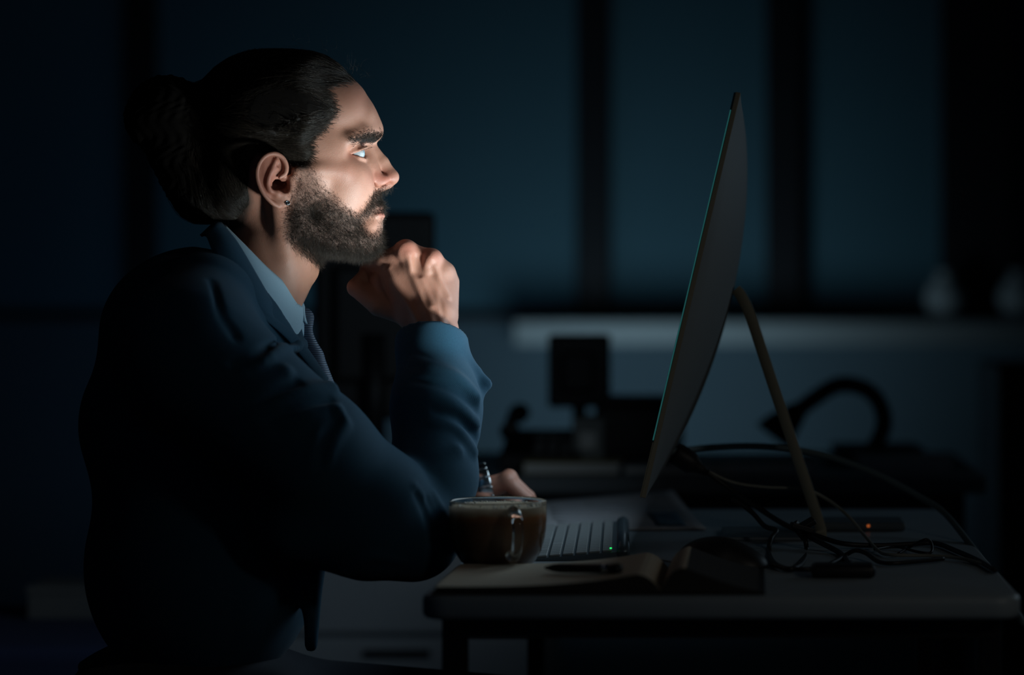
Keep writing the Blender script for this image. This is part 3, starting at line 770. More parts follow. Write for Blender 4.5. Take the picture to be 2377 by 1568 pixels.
# flyaway hairs
fl = []
for (px, py, n) in ((815, 160, 16), (835, 172, 14), (760, 118, 10), (700, 104, 8), (688, 362, 14), (450, 470, 14), (400, 440, 12), (520, 525, 16), (345, 350, 12), (310, 230, 6)):
    for _ in range(n):
        p0 = L(px + rng.normal() * 12, py + rng.normal() * 5, (rng.normal() * 18 - (66 if py > 340 and px > 600 else 5)) * mm); d = np.array([rng.normal() * 0.6 - (0.4 if px < 700 else -0.1), rng.normal() * 0.4, rng.random() * 1.0 if py < 340 else rng.normal() * 0.7]); d /= np.linalg.norm(d)
        c_ = rng.normal(size=3) * 0.5; seg = 0.0007 + 0.0011 * rng.random(); line = [p0]
        for k in range(14): d = d + c_ * 0.16; d /= np.linalg.norm(d); line.append(line[-1] + d * seg)
        fl.append(line)
strands('flyaway_hair', np.array(fl), np.full(len(fl), 0.00009), M_HAIR, hair)['kind'] = 'stuff'

# beard and moustache
def grow(mask_sd, n, length, dirf, jit, rad, name, mtl, pw=None, segs=5, curl=0.25, shade=None):
    w_ = np.where(mask_sd < 0, 1.0, np.exp(-mask_sd / 4.0) * (mask_sd < 14)); w_ = w_ if pw is None else w_ * pw
    w_ = w_ / w_.sum(); i_ = rng.choice(nh, n, p=w_); p = sv[i_] + rng.normal(size=(n, 3)) * 0.0004
    nr = HG.grad(p); d = dirf(p, nr, hp[:nh][i_]) + rng.normal(size=(n, 3)) * jit; d /= np.linalg.norm(d, axis=1)[:, None]
    ln = length(hp[:nh][i_], mask_sd[i_]) * (0.55 + 0.7 * rng.random(n)); cv = rng.normal(size=(n, 3)) * curl; out = [p - nr * 0.0006]
    for k in range(segs):
        d = d + cv * 0.5 + np.array([0, 0, -0.05]); d /= np.linalg.norm(d, axis=1)[:, None]
        p = p + d * (ln / segs)[:, None]; f = HG.sample(p); p = p + np.where(f < 0.0004, 0.0004 - f, 0)[:, None] * HG.grad(p)
        out.append(p.copy())
    o = strands(name, np.stack(out, 1), rad * (0.7 + 0.6 * rng.random(n)), mtl, person, shade)
    return o
bsd = poly_sd(BEARD, hp[:nh])
def bdir(p, nr, q):
    chin = np.clip((q[:, 0] - 780) / 110, 0, 1)[:, None]
    d = nr * 0.75 + np.array([0.05, 0, -0.75]) + chin * np.array([0.25, 0, -0.1])
    mo = ((q[:, 1] < 492) & (q[:, 0] > 845))[:, None]
    return np.where(mo, nr * 0.55 + np.array([-0.05, 0, -0.75]) + np.sign(p[:, 1:2]) * np.array([-0.12, 0.35, 0]), d)
def blen(q, s):
    l = 0.004 + 0.006 * np.clip(-s / 45, 0, 1) + 0.006 * np.clip((q[:, 1] - 525) / 50, 0, 1)
    l = np.where((q[:, 1] < 492) & (q[:, 0] > 845), 0.009, l)
    return np.where((q[:, 0] < 740) & (q[:, 1] < 440), 0.0055, l)
front_w = np.where(sv[:, 1] > 0.03, 0.45, 1.0) * np.where(hp[:nh, 0] > 955, 0, 1)
up_w = np.where((hp[:nh, 1] < 475) & (hp[:nh, 0] < 830), 0.42 + 0.58 * np.clip((hp[:nh, 1] - 415) / 60, 0, 1), 1.0)
spf = up_w * np.where((hp[:nh, 0] > 868) & (hp[:nh, 1] > 506) & (hp[:nh, 1] < 530), 0.35, 1.0)
beard = grow(bsd, 20000, blen, bdir, 0.42, 0.00013, 'beard', M_BEARD, front_w * spf)
tag(beard, 'full brown beard and moustache', kind='stuff')
# eyebrows and lashes
BROW = [(834, 317), (850, 309), (872, 308), (892, 310), (895, 324), (888, 331), (862, 329), (842, 326), (822, 328), (818, 324)]
def brow_sd(sgn):
    s_ = poly_sd(BROW, hp[:nh]); s_[sv[:, 1] * sgn < 0.007] = 60; return s_
for sgn in (-1, 1):
    b_ = brow_sd(sgn)
    grow(b_, 2000, lambda q, s: np.full(len(q), 0.0046), lambda p, nr, q: nr * 0.30 + np.array([-0.75, sgn * 0.5, 0.0]) + np.clip((q[:, 0] - 868) / 25, 0, 1)[:, None] * np.array([0.75, -sgn * 0.3, 0.25]) - np.clip((q[:, 1] - 322) / 8, -1, 1)[:, None] * np.array([0, 0, -0.35]), 0.09, 0.00015, 'eyebrow', M_HAIR, None, 4, 0.10, rng.random(2000) * 0.9)['kind'] = 'stuff'
    el_ = []
    for k in range(60):
        t = rng.random(); p0 = L(851 - 14 * t * t, 344.5 + 6 * t * t, (-22 - 20 * t) * mm); p0 = p0 if sgn < 0 else flip(p0)
        d = np.array([0.9 - 0.5 * t, sgn * (0.1 + 0.6 * t), -0.18]); line = [p0]
        for j in range(5): d = d + np.array([0, 0, 0.12]); line.append(line[-1] + d / np.linalg.norm(d) * 0.0016)
        el_.append(line)
    strands('eyelash', np.array(el_), np.full(len(el_), 0.0001), M_HAIR, person, np.zeros(len(el_)))['kind'] = 'stuff'

# ear stud
M_STEEL = mat('polished_steel', (0.62, 0.66, 0.68), 0.18, 1.0)
stud = empty('ear_stud'); stud.parent = person
sp = EAR(667, 471, 5.5); stud.location = sp; stud.rotation_euler = (math.radians(72), 0, math.radians(25))
lathe('stud_rim', [(0, -0.0015), (0.0030, -0.0015), (0.0033, -0.0010), (0.0033, 0.0008), (0.0029, 0.0013), (0.0018, 0.0013), (0.0014, 0.0006), (0, 0.0006)], M_STEEL, stud, 32)
lathe('stud_stone', [(0.0014, 0.0005), (0.0011, 0.0010), (0, 0.0012)], mat('black_stone', (0.01, 0.012, 0.015), 0.15), stud, 24)

# clothes
JG = build_jacket()
jacket = sdf_obj('jacket', JG, M_JACKET, person); tag(jacket, 'navy wool suit jacket')
SG = build_shirt()
shirt = sdf_obj('shirt', SG, M_SHIRT, person); tag(shirt, 'pale blue cotton shirt')
# shirt collar leaves
A = LM([(520, 522, -50), (572, 574, -68), (618, 620, -67), (660, 657, -50), (698, 692, -9)])
B = LM([(515, 560, -78), (570, 632, -98), (612, 695, -96), (648, 755, -74), (693, 784, -36)])
A2 = A; B2 = B
ribbon('collar', A2, B2, M_SHIRT, shirt, 0.0022, 0.004)
ribbon('collar', [flip(p) for p in A2], [flip(p) for p in B2], M_SHIRT, shirt, 0.0022, 0.004)
tip = LM([(697, 690, -10), (701, 705, -16), (704, 730, -22), (706, 745, -25)]); tip2 = LM([(698, 692, 2), (707, 715, 0), (714, 742, 0), (718, 760, 0)])
ribbon('collar_stand', tip, tip2, M_SHIRT, shirt, 0.002)
# tie
def tie_mat():
    m = bpy.data.materials.new('blue_ribbed_tie'); m.use_nodes = True; nt = m.node_tree; b = nt.nodes['Principled BSDF']; N = nt.nodes.new; Lk = nt.links.new
    tc = N('ShaderNodeTexCoord'); wv = N('ShaderNodeTexWave'); wv.bands_direction = 'Z'; wv.inputs['Scale'].default_value = 115; wv.inputs['Distortion'].default_value = 0.3
    Lk(tc.outputs['Object'], wv.inputs['Vector'])
    mx = N('ShaderNodeMix'); mx.data_type = 'RGBA'; mx.inputs[6].default_value = (0.03, 0.055, 0.10, 1); mx.inputs[7].default_value = (0.10, 0.17, 0.27, 1)
    Lk(wv.outputs['Fac'], mx.inputs[0]); Lk(mx.outputs[2], b.inputs['Base Color']); b.inputs['Roughness'].default_value = 0.5
    bp = N('ShaderNodeBump'); bp.inputs['Strength'].default_value = 0.6; bp.inputs['Distance'].default_value = 0.001; Lk(wv.outputs['Fac'], bp.inputs['Height']); Lk(bp.outputs['Normal'], b.inputs['Normal'])
    return m
tg = Grid(np.array([L(620, 0)[0], -0.05, L(0, 1100)[2]]), np.array([L(840, 0)[0], 0.05, L(0, 700)[2]]), 0.002)
tg.add(chain(LM([(700, 742, 0), (706, 775, 0)]), [0.016, 0.010])); 
for a, b, ra, rb in (((704, 775), (722, 830), 0.012, 0.017), ((722, 830), (752, 930), 0.017, 0.022), ((752, 930), (760, 1060), 0.022, 0.026)):
    tg.add(cone(L(*a), L(*b), ra * 0.9, rb * 0.9), 0.004)
tg.F = np.maximum(tg.F, np.float32(-0.02)); tg.smooth(1)
tie = sdf_obj('tie', tg, tie_mat(), person); tag(tie, 'ribbed blue tie')
# lapels
def lap(px, py, lift=4, dv=0):
    p = surf(JG, px, py)
    return (p if p is not None else L(px, py, -0.07)) + np.array([0, -lift * mm, 0])
IN = LM([(512, 518, -60), (548, 562, -86), (590, 632, -98), (626, 697, -96), (650, 758, -82), (700, 800, -52), (752, 880, -26)])
OUT = LM([(478, 545, -96), (496, 590, -118), (520, 632, -128), (556, 684, -134), (592, 726, -124), (668, 792, -92), (748, 892, -44)])
for s in (0, 1):
    a, b = ([flip(p) for p in IN], [flip(p) for p in OUT]) if s else (IN, OUT)
    lp = ribbon('lapel', a, b, M_JACKET, jacket, 0.0035, 0.006); lp.modifiers.new('round', 'BEVEL').width = 0.001
# collar roll behind the neck
ribbon('jacket_collar', [IN[0]] + LM([(505, 516, -32), (500, 516, 0), (505, 516, 32)]) + [flip(IN[0])], [OUT[0]] + LM([(472, 546, -50), (466, 548, 0), (472, 546, 50)]) + [flip(OUT[0])], M_JACKET, jacket, 0.0035)
# cuff buttons
M_BTN = mat('horn_button', (0.05, 0.05, 0.055), 0.25)
for (px, py) in ((1112, 927), (1109, 948), (1107, 968), (1106, 990)):
    o = lathe('cuff_button', [(0, -0.0012), (0.0058, -0.0012), (0.0064, 0), (0.0060, 0.0014), (0.0046, 0.0010), (0, 0.0008)], M_BTN, jacket, 24)
    o.location = L(px, py, -82 * mm); o.rotation_euler = (0.25, math.radians(72), 0)
o = lathe('front_button', [(0, -0.0015), (0.009, -0.0015), (0.010, 0), (0.0094, 0.002), (0.007, 0.0012), (0, 0.001)], M_BTN, jacket, 24)
o.location = L(716, 1376, -0.115); o.rotation_euler = (math.radians(70), 0, math.radians(30))

# bracelet of steel links round the far wrist
br = empty('bracelet'); br.parent = person; tag(br, 'silver link bracelet')
bc = L(1122, 1128, LEFT_V); axd = L(1176, 1116, LEFT_V) - L(1080, 1142, LEFT_V); axd /= np.linalg.norm(axd)
u_ = np.array([0, 1.0, 0]); w2 = np.cross(axd, u_); lm = None
for k in range(14):
    a = k / 14 * 2 * math.pi; c_ = bc + 0.0275 * math.cos(a) * w2 + 0.0300 * math.sin(a) * u_
    if lm is None:
        bm = box_bm((-0.0095, -0.0062, -0.0022), (0.0095, 0.0062, 0.0022), 0.0015, 2); o = bm_obj('bracelet_link', bm, M_STEEL, br, True); lm = o.data
    else:
        o = bpy.data.objects.new('bracelet_link', lm); C.objects.link(o); o.parent = br
    n_ = math.cos(a) * w2 + math.sin(a) * u_; tn = np.cross(n_, axd)
    o.matrix_local = Matrix(((axd[0], tn[0], n_[0], c_[0]), (axd[1], tn[1], n_[1], c_[1]), (axd[2], tn[2], n_[2], c_[2]), (0, 0, 0, 1)))

# trousers and shoes
tr = Grid(np.array([L(180, 0)[0], -0.26, 0.05]), np.array([L(180, 0)[0] + 0.98, 0.26, 0.72]), 0.008)
hipz = 0.535
x0 = L(430, 1500)[0]
tr.add(ell((x0, 0, hipz), (0.17, 0.19, 0.11)))
for s in (-1, 1):
    tr.add(chain([(x0, s * 0.09, hipz - 0.02), (x0 + 0.46, s * 0.13, hipz - 0.055)], [0.095, 0.072]), 0.05)
    tr.add(chain([(x0 + 0.47, s * 0.13, hipz - 0.06), (x0 + 0.40, s * 0.13, 0.09)], [0.074, 0.058]), 0.02)
trousers = sdf_obj('trousers', tr, M_TROUSER, person)
for s in (-1, 1):
    sg_ = Grid(np.array([x0 + 0.28, s * 0.13 - 0.08, -0.02]), np.array([x0 + 0.66, s * 0.13 + 0.08, 0.16]), 0.005)
    sg_.add(chain([(x0 + 0.37, s * 0.13, 0.045), (x0 + 0.46, s * 0.13, 0.042), (x0 + 0.58, s * 0.135, 0.032)], [0.040, 0.042, 0.030], 0.01)); sg_.add(cone((x0 + 0.40, s * 0.13, 0.05), (x0 + 0.40, s * 0.13, 0.11), 0.04, 0.042), 0.02)
    Zs = sg_.ax[2][None, None, :]; sg_.F = np.maximum(sg_.F, (0.002 - Zs).astype(np.float32))
    sdf_obj('shoe', sg_, mat('black_leather', (0.012, 0.011, 0.010), 0.35), person)
# ------------------------------------------------------------------ the room behind (dark office at night)
WALL_Y = 5.0
def struct(o): o['kind'] = 'structure'; return o
M_FLOOR = mat('dark_carpet', (0.03, 0.035, 0.045), 0.95, noise=0.4, nscale=60, bump=0.5, bscale=400)
M_WALL = mat('blue_grey_wall', (0.16, 0.22, 0.26), 0.9, noise=0.06, nscale=3)
M_CEIL = mat('ceiling_paint', (0.10, 0.11, 0.12), 0.95)
M_GLASS_N = mat('window_blind', (0.12, 0.25, 0.31), 0.75, noise=0.05, nscale=2)
M_MULL = mat('dark_bronze_frame', (0.020, 0.018, 0.022), 0.6)
M_SILL = mat('white_sill', (0.55, 0.57, 0.57), 0.6)
X0, X1, Y0, Y1, ZC = -4.4, 2.6, -4.2, WALL_Y, 2.8
struct(box('floor', (X0, Y0, -0.1), (X1, Y1, 0.0), M_FLOOR))
struct(box('ceiling', (X0, Y0, ZC), (X1, Y1, ZC + 0.1), M_CEIL))
struct(box('wall_left', (X0 - 0.1, Y0, 0), (X0, Y1, ZC), M_WALL))
struct(box('wall_right', (X1, Y0, 0), (X1 + 0.1, Y1, ZC), M_WALL))
sill_z = P(0, 745, WALL_Y - 0.2)[2]
struct(box('wall_back', (X0, WALL_Y, 0), (X1, WALL_Y + 0.1, sill_z), M_WALL))
# window band: panels between dark mullions over a white ledge
xs = [P(px, 0, WALL_Y)[0] for px in (1380, 1820, 2265)]
mw = [0.055, 0.060, 0.115]
edges = [X0, -3.0, -2.0] + xs + [1.7, X1]
for i in range(len(edges) - 1):
    w_ = struct(empty('window_%d' % (i + 1), (edges[i], WALL_Y, sill_z)))
    box('blind_panel', (0.0, 0.03, 0), (edges[i + 1] - edges[i], 0.05, ZC - sill_z), M_GLASS_N, w_)
    box('rail', (0.0, 0.0, 0.0), (edges[i + 1] - edges[i], 0.03, 0.03), M_MULL, w_)
for i, (x, hw) in enumerate(zip([-2.0] + xs, [0.05] + mw)):
    struct(box('trim_%d' % (i + 1), (x - hw, WALL_Y - 0.05, sill_z), (x + hw, WALL_Y + 0.02, ZC), M_MULL, None, 0.006))
struct(box('trim_5', (P(1215, 0, WALL_Y)[0], WALL_Y - 0.30, sill_z - 0.075), (X1, WALL_Y, sill_z), M_SILL, None, 0.008))
# round pale shades standing on the ledge
M_PALE = mat('pale_ceramic', (0.85, 0.87, 0.87), 0.5)
for k, (px, lab) in enumerate(((2192, 'pale rounded vase on the window ledge left of the broad dark pillar'), (2362, 'pale rounded vase on the window ledge at the right edge'))):
    b_ = P(px, 745, WALL_Y - 0.16); b_[2] = sill_z
    v = empty('vase', b_)
    lathe('body', [(0, 0), (0.030, 0), (0.042, 0.012), (0.060, 0.05), (0.062, 0.08), (0.048, 0.115), (0.026, 0.135), (0.022, 0.150), (0.026, 0.156), (0.022, 0.157), (0.018, 0.14), (0, 0.14)], M_PALE, v, 32)
    lathe('foot_ring', [(0.024, 0.0), (0.034, 0.0), (0.034, 0.006), (0.024, 0.006)], M_PALE, v, 32)
    tag(v, lab, 'vase', 'pale vases on the window ledge')

# ------------------------------------------------------------------ desk across the aisle
M_FDESK = mat('far_desk_laminate', (0.16, 0.19, 0.21), 0.5, noise=0.1, nscale=8)
M_FRAME = mat('black_steel', (0.010, 0.010, 0.012), 0.45)
FY0, FY1 = 1.40, 2.10
fx0, fx1 = P(1120, 0, FY0)[0] - 0.5, P(2290, 0, FY0)[0]
FZ = 0.74
fd = empty('far_desk', ((fx0 + fx1) / 2, (FY0 + FY1) / 2, 0)); tag(fd, 'dark desk standing across the aisle behind the monitor', 'desk')
hx, hy = (fx1 - fx0) / 2, (FY1 - FY0) / 2
box('desktop', (-hx, -hy, FZ - 0.03), (hx, hy, FZ), M_FDESK, fd, 0.004)
box('front_rail', (-hx + 0.05, -hy + 0.04, FZ - 0.08), (hx - 0.05, -hy + 0.07, FZ - 0.03), M_FRAME, fd)
for sx in (-1, 1):
    for sy in (-1, 1):
        box('leg', (sx * (hx - 0.06) - 0.025, sy * (hy - 0.06) - 0.025, 0), (sx * (hx - 0.06) + 0.025, sy * (hy - 0.06) + 0.025, FZ - 0.03), M_FRAME, fd)
# pale drawer pedestal standing under its left end
pc = P(965, 0, 1.75)[0]
pd = empty('drawer_pedestal', (pc, 1.78, 0)); tag(pd, 'pale grey drawer pedestal seen below the sleeve, under the far desk', 'cabinet')
M_PED = mat('pale_grey_laminate', (0.42, 0.46, 0.50), 0.55, noise=0.05, nscale=5)
box('body', (-0.25, -0.25, 0.04), (0.25, 0.25, 0.64), M_PED, pd, 0.004)
for k in range(3):
    d_ = box('drawer', (-0.245, -0.268, 0.06 + k * 0.195), (0.245, -0.250, 0.245 + k * 0.195), M_PED, pd, 0.003)
    box('handle', (-0.06, -0.28, 0.215 + k * 0.195), (0.06, -0.268, 0.225 + k * 0.195), M_FRAME, d_, 0.002)
for sx in (-0.2, 0.2):
    for sy in (-0.2, 0.2): tube('caster', [(sx, sy, 0.0), (sx, sy, 0.04)], 0.02, M_FRAME, pd, 12)

def on_far(px, Y): return P(px, 0, Y)[0]
M_DARK = mat('dark_plastic', (0.012, 0.012, 0.014), 0.5)
M_PAPER = mat('white_paper', (0.62, 0.64, 0.64), 0.8, noise=0.03, nscale=30)
# desk monitor turned away, seen from the back
x_ = on_far(1345, 1.9); dm = empty('desk_monitor', (x_, 1.9, FZ)); tag(dm, 'small dark monitor seen from behind on the far desk', 'monitor')
s_ = (1.9 + 2.8) / FPX
box('housing', (-72 * s_, -0.02, 0.10), (72 * s_, 0.02, 0.245), M_DARK, dm, 0.008)
box('back_bump', (-40 * s_, -0.045, 0.13), (40 * s_, -0.02, 0.21), M_DARK, dm, 0.008)
tube('neck', [(0, 0, 0.005), (0, -0.005, 0.13)], 0.014, M_DARK, dm, 16)
lathe('base', [(0, 0), (0.07, 0), (0.07, 0.006), (0.02, 0.012), (0, 0.012)], M_DARK, dm, 32)
# desk telephone
x_ = on_far(1262, 1.62); ph = empty('desk_telephone', (x_, 1.62, FZ)); tag(ph, 'black desk telephone with its handset, far desk near the sleeve', 'telephone')
bm = box_bm((-0.075, -0.08, 0), (0.075, 0.08, 0.03), 0.006)
for v in bm.verts:
    if v.co.z > 0.015: v.co.z += (v.co.y + 0.08) * 0.25
bm_obj('base', bm, M_DARK, ph)
tube('handset', catmull([(-0.055, -0.075, 0.07), (-0.058, -0.045, 0.085), (-0.055, 0.02, 0.095), (-0.05, 0.08, 0.10)], 6), [0.018, 0.019, 0.016, 0.012, 0.011, 0.011, 0.011, 0.011, 0.011, 0.011, 0.011, 0.011, 0.012, 0.015, 0.018, 0.019, 0.019, 0.019, 0.018], M_DARK, ph, 12)
box('display', (-0.02, 0.02, 0.058), (0.06, 0.07, 0.064), mat('grey_display', (0.10, 0.12, 0.12), 0.2), ph, 0.001)
for i in range(3):
    for j in range(4): box('key', (-0.012 + i * 0.024, -0.07 + j * 0.02, 0.032 + j * 0.005), (0.004 + i * 0.024, -0.058 + j * 0.02, 0.040 + j * 0.005), mat('grey_key', (0.08, 0.085, 0.09), 0.6), ph, 0.001)
# printer box
x_ = on_far(1480, 1.75); pr = empty('printer', (x_, 1.75, FZ)); tag(pr, 'low dark printer standing on the far desk left of the big screen', 'printer')
box('body', (-0.075, -0.10, 0), (0.085, 0.10, 0.115), M_DARK, pr, 0.01)
box('paper_tray', (-0.06, -0.15, 0.02), (0.07, -0.10, 0.03), M_DARK, pr, 0.003)
box('lid', (-0.07, -0.09, 0.115), (0.08, 0.095, 0.128), M_DARK, pr, 0.004)
# pale upright file box between them
x_ = on_far(1370, 1.62); fb = empty('file_box', (x_, 1.62, FZ)); tag(fb, 'grey upright file box between the telephone and the printer', 'box')
box('body', (-0.028, -0.06, 0), (0.028, 0.10, 0.095), mat('grey_card', (0.22, 0.24, 0.24), 0.8), fb, 0.002)
box('label_plate', (-0.014, -0.064, 0.04), (0.014, -0.06, 0.07), M_PAPER, fb)
# books and papers along the front edge
for k, (px, col, hz, lab) in enumerate(((1330, (0.33, 0.28, 0.13), 0.022, 'thin yellowish book lying on the far desk below the telephone'), (1560, (0.20, 0.24, 0.25), 0.016, 'grey book lying on the far desk behind the big screen'), (1780, (0.24, 0.27, 0.28), 0.02, 'pale grey book lying on the far desk left of the screen leg'))):
    b_ = empty('book', (on_far(px, 1.52), 1.52, FZ)); tag(b_, lab, 'book', 'books lying on the far desk')
    box('cover', (-0.085, -0.06, 0), (0.085, 0.06, hz), mat('book_cover_%d' % k, col, 0.6), b_, 0.002)
    box('pages', (-0.082, -0.0615, 0.003), (0.086, 0.058, hz - 0.003), M_PAPER, b_)
for k, (px, Y, zz, lab) in enumerate(((2090, 1.62, 0.0, 'white paper stack lying on the far desk at the right'), (2030, 1.93, 0.0, 'smaller bluish paper stack behind the white one on the far desk'))):
    b_ = empty('paper_stack', (on_far(px, Y), Y, FZ)); tag(b_, lab, 'paper', 'paper stacks on the far desk')
    for j in range(4):
        o = box('sheet', (-0.085 + 0.002 * j, -0.10, 0.006 * j), (0.085 + 0.003 * (j % 2), 0.10, 0.006 * j + 0.0055), M_PAPER if k == 0 else mat('bluish_paper', (0.18, 0.24, 0.27), 0.8), b_); o.rotation_euler = (0, 0, 0.03 * (j - 1.5))
# curved black desk lamp
x_ = on_far(1985, 1.75); lp_ = empty('desk_lamp', (x_, 1.75, FZ)); tag(lp_, 'black arched desk lamp on the far desk right of the screen leg', 'lamp')
lathe('base', [(0, 0), (0.06, 0), (0.06, 0.012), (0.02, 0.018), (0, 0.018)], M_DARK, lp_, 32)
arc = catmull([(0.03, 0, 0.015), (0.055, 0, 0.08), (0.03, 0, 0.135), (-0.03, 0, 0.15), (-0.09, 0, 0.115), (-0.125, 0, 0.085)], 8)
tube('arm', arc, 0.016, M_DARK, lp_, 14)
tube('shade', [(-0.105, 0, 0.105), (-0.14, 0, 0.07), (-0.155, 0, 0.05)], [0.018, 0.034, 0.042], M_DARK, lp_, 20)

# swivel chairs and cabinets in the dark
def office_chair(name, x, y, rz, top, seat_z, lab, width=0.46, armrest=True):
    r = empty(name, (x, y, 0), rz); tag(r, lab, 'chair')
    mf = mat('black_chair_fabric', (0.010, 0.010, 0.012), 0.9, bump=0.3, bscale=900); mp = M_DARK
    # the sitter faces +x, backrest at -x leaning back
    n, mv = 24, 13
    zz = np.linspace(seat_z + 0.06, top, n); V = []
    for i, z in enumerate(zz):
        t = (z - seat_z) / (top - seat_z); row = []
        hw = width / 2 * (0.80 + 0.20 * math.sin(min(1, t * 1.4) * math.pi / 2)) * (1.0 if t < 0.9 else math.sqrt(max(0.05, 1 - ((t - 0.9) / 0.1) ** 2 * 0.8)))
        for j in range(mv):
            u = -1 + 2 * j / (mv - 1)
            row.append((-0.22 - 0.14 * t + 0.03 * math.sin(t * 3.0) + 0.05 * u * u, u * hw, z))
        V.append(row)
    grid_mesh('backrest', V, mf, r, 0.05)
    bm = box_bm((-0.24, -width / 2, seat_z - 0.05), (0.24, width / 2, seat_z + 0.03), 0.035, 3); bm_obj('seat', bm, mf, r, True)
    tube('gas_column', [(0, 0, 0.08), (0, 0, seat_z - 0.05)], [0.03, 0.024], mp, r, 16)
    tube('back_bracket', catmull([(-0.05, 0, seat_z - 0.06), (-0.22, 0, seat_z - 0.04), (-0.27, 0, seat_z + 0.15)], 6), 0.02, mp, r, 10)
    for k in range(5):
        a = k * 2 * math.pi / 5 + 0.3; e = np.array([math.cos(a), math.sin(a)]) * 0.28
        tube('base_arm', [(0, 0, 0.10), (e[0] * 0.5, e[1] * 0.5, 0.09), (e[0], e[1], 0.07)], [0.028, 0.022, 0.016], mp, r, 10)
        c_ = tube('caster', [(e[0] - 0.012 * math.sin(a), e[1] + 0.012 * math.cos(a), 0.028), (e[0] + 0.012 * math.sin(a), e[1] - 0.012 * math.cos(a), 0.028)], 0.028, mp, r, 16)
    if armrest:
        for s in (-1, 1):
            tube('arm_support', catmull([(-0.02, s * (width / 2 - 0.02), seat_z - 0.03), (-0.02, s * (width / 2 + 0.05), seat_z + 0.02), (-0.06, s * (width / 2 + 0.05), seat_z + 0.20)], 6), 0.014, M_STEEL, r, 10)
            bm = box_bm((-0.16, s * (width / 2 + 0.05) - 0.035, seat_z + 0.20), (0.10, s * (width / 2 + 0.05) + 0.035, seat_z + 0.235), 0.014, 2); bm_obj('arm_pad', bm, mp, r, True)
    return r
x_ = on_far(890, 1.62); um = empty('upright_monitor', (x_, 1.62, FZ)); tag(um, 'dark upright monitor seen from behind, on the far desk behind the fist', 'monitor')
um.rotation_euler = (0, 0, 0.12)
zt = P(0, 492, 1.62)[2] - FZ
box('housing', (-0.125, -0.018, 0.09), (0.095, 0.018, zt), M_DARK, um, 0.012, 3)
box('back_bump', (-0.09, -0.045, 0.16), (0.06, -0.018, zt - 0.10), M_DARK, um, 0.012, 3)
tube('neck', [(-0.015, -0.04, 0.005), (-0.015, -0.05, 0.25)], 0.02, M_DARK, um, 16)
bm = box_bm((-0.11, -0.10, 0), (0.08, 0.08, 0.010), 0.004, 2); bm_obj('base', bm, M_DARK, um)
ch = L(330, 1700); wc = RM @ np.array([ch[0] - 0.03, 0.0, 0]) + ORG
office_chair('office_chair', wc[0], wc[1], YAW, P(0, 500, 0.1)[2], 0.43, 'black swivel chair the man is sitting on', 0.42, False)
# low bench and a storage box at the lower left
bn = P(200, 1450, 1.3); be = empty('low_bench', (bn[0] - 0.15, 1.3, 0)); tag(be, 'low dark blue bench at the lower left behind the chair', 'bench')
bz = bn[2]
box('cushion', (-0.45, -0.28, bz - 0.09), (0.30, 0.28, bz), mat('blue_felt', (0.035, 0.05, 0.12), 0.9), be, 0.02, 3)
for sx in (-0.4, 0.25):
    for sy in (-0.23, 0.23): tube('leg', [(sx, sy, 0), (sx, sy, bz - 0.09)], [0.012, 0.018], M_FRAME, be, 12)
sb = empty('storage_box', (P(185, 0, 1.42)[0], 1.42, bz)); tag(sb, 'small grey storage box lying on the low blue bench', 'box')
box('body', (-0.075, -0.06, 0), (0.075, 0.06, 0.045), mat('grey_board', (0.16, 0.16, 0.16), 0.8), sb, 0.003)
box('lid', (-0.078, -0.063, 0.045), (0.078, 0.063, 0.058), mat('grey_board', (0.16, 0.16, 0.16), 0.8), sb, 0.003)
# tall dark cabinet at the right
cb = empty('tall_cabinet', (P(2420, 0, 2.4)[0] + 0.05, 2.5, 0)); tag(cb, 'dark cabinet standing under the window ledge at the far right', 'cabinet')
box('body', (-0.16, -0.25, 0), (0.45, 0.25, P(0, 850, 2.25)[2]), M_DARK, cb, 0.005)
for s in (0, 1): 
    d_ = box('door', (-0.155 + s * 0.303, -0.268, 0.05), (0.143 + s * 0.303, -0.25, P(0, 850, 2.25)[2] - 0.02), M_DARK, cb, 0.003)
    tube('handle', [(0.11 + s * 0.08, -0.28, 0.5), (0.11 + s * 0.08, -0.28, 0.62)], 0.006, M_FRAME, d_, 8)
# ------------------------------------------------------------------ the man's desk
DZ = 0.74
M_DESK = mat('desk_laminate', (0.26, 0.31, 0.35), 0.42, noise=0.10, nscale=14, bump=0.25, bscale=600)
dl, dn, df = P(972, 0, -0.30)[0], -0.30, PZ(2000, 1182, DZ)[1]
dr = PZ(2190, 1182, DZ)[0]
desk = empty('desk', ((dl + dr) / 2, (dn + df) / 2, 0)); tag(desk, 'grey desk with rounded edges and black legs carrying the big screen', 'desk')
hx, hy = (dr - dl) / 2, (df - dn) / 2
bm = box_bm((-hx, -hy, DZ - 0.026), (hx, hy, DZ))
ve = [e for e in bm.edges if abs(e.verts[0].co.z - e.verts[1].co.z) > 0.01]
bmesh.ops.bevel(bm, geom=ve, offset=0.03, segments=6, profile=0.5, affect='EDGES')
he = [e for e in bm.edges if len(e.link_faces) == 2 and e.calc_face_angle(0) > 1.2]
bmesh.ops.bevel(bm, geom=he, offset=0.007, segments=3, profile=0.5, affect='EDGES')
bm_obj('desktop', bm, M_DESK, desk, True)
for sy in (-1, 1):
    box('apron', (-hx + 0.03, sy * (hy - 0.04) - 0.012, DZ - 0.048), (hx - 0.03, sy * (hy - 0.04) + 0.012, DZ - 0.026), M_FRAME, desk, 0.001)
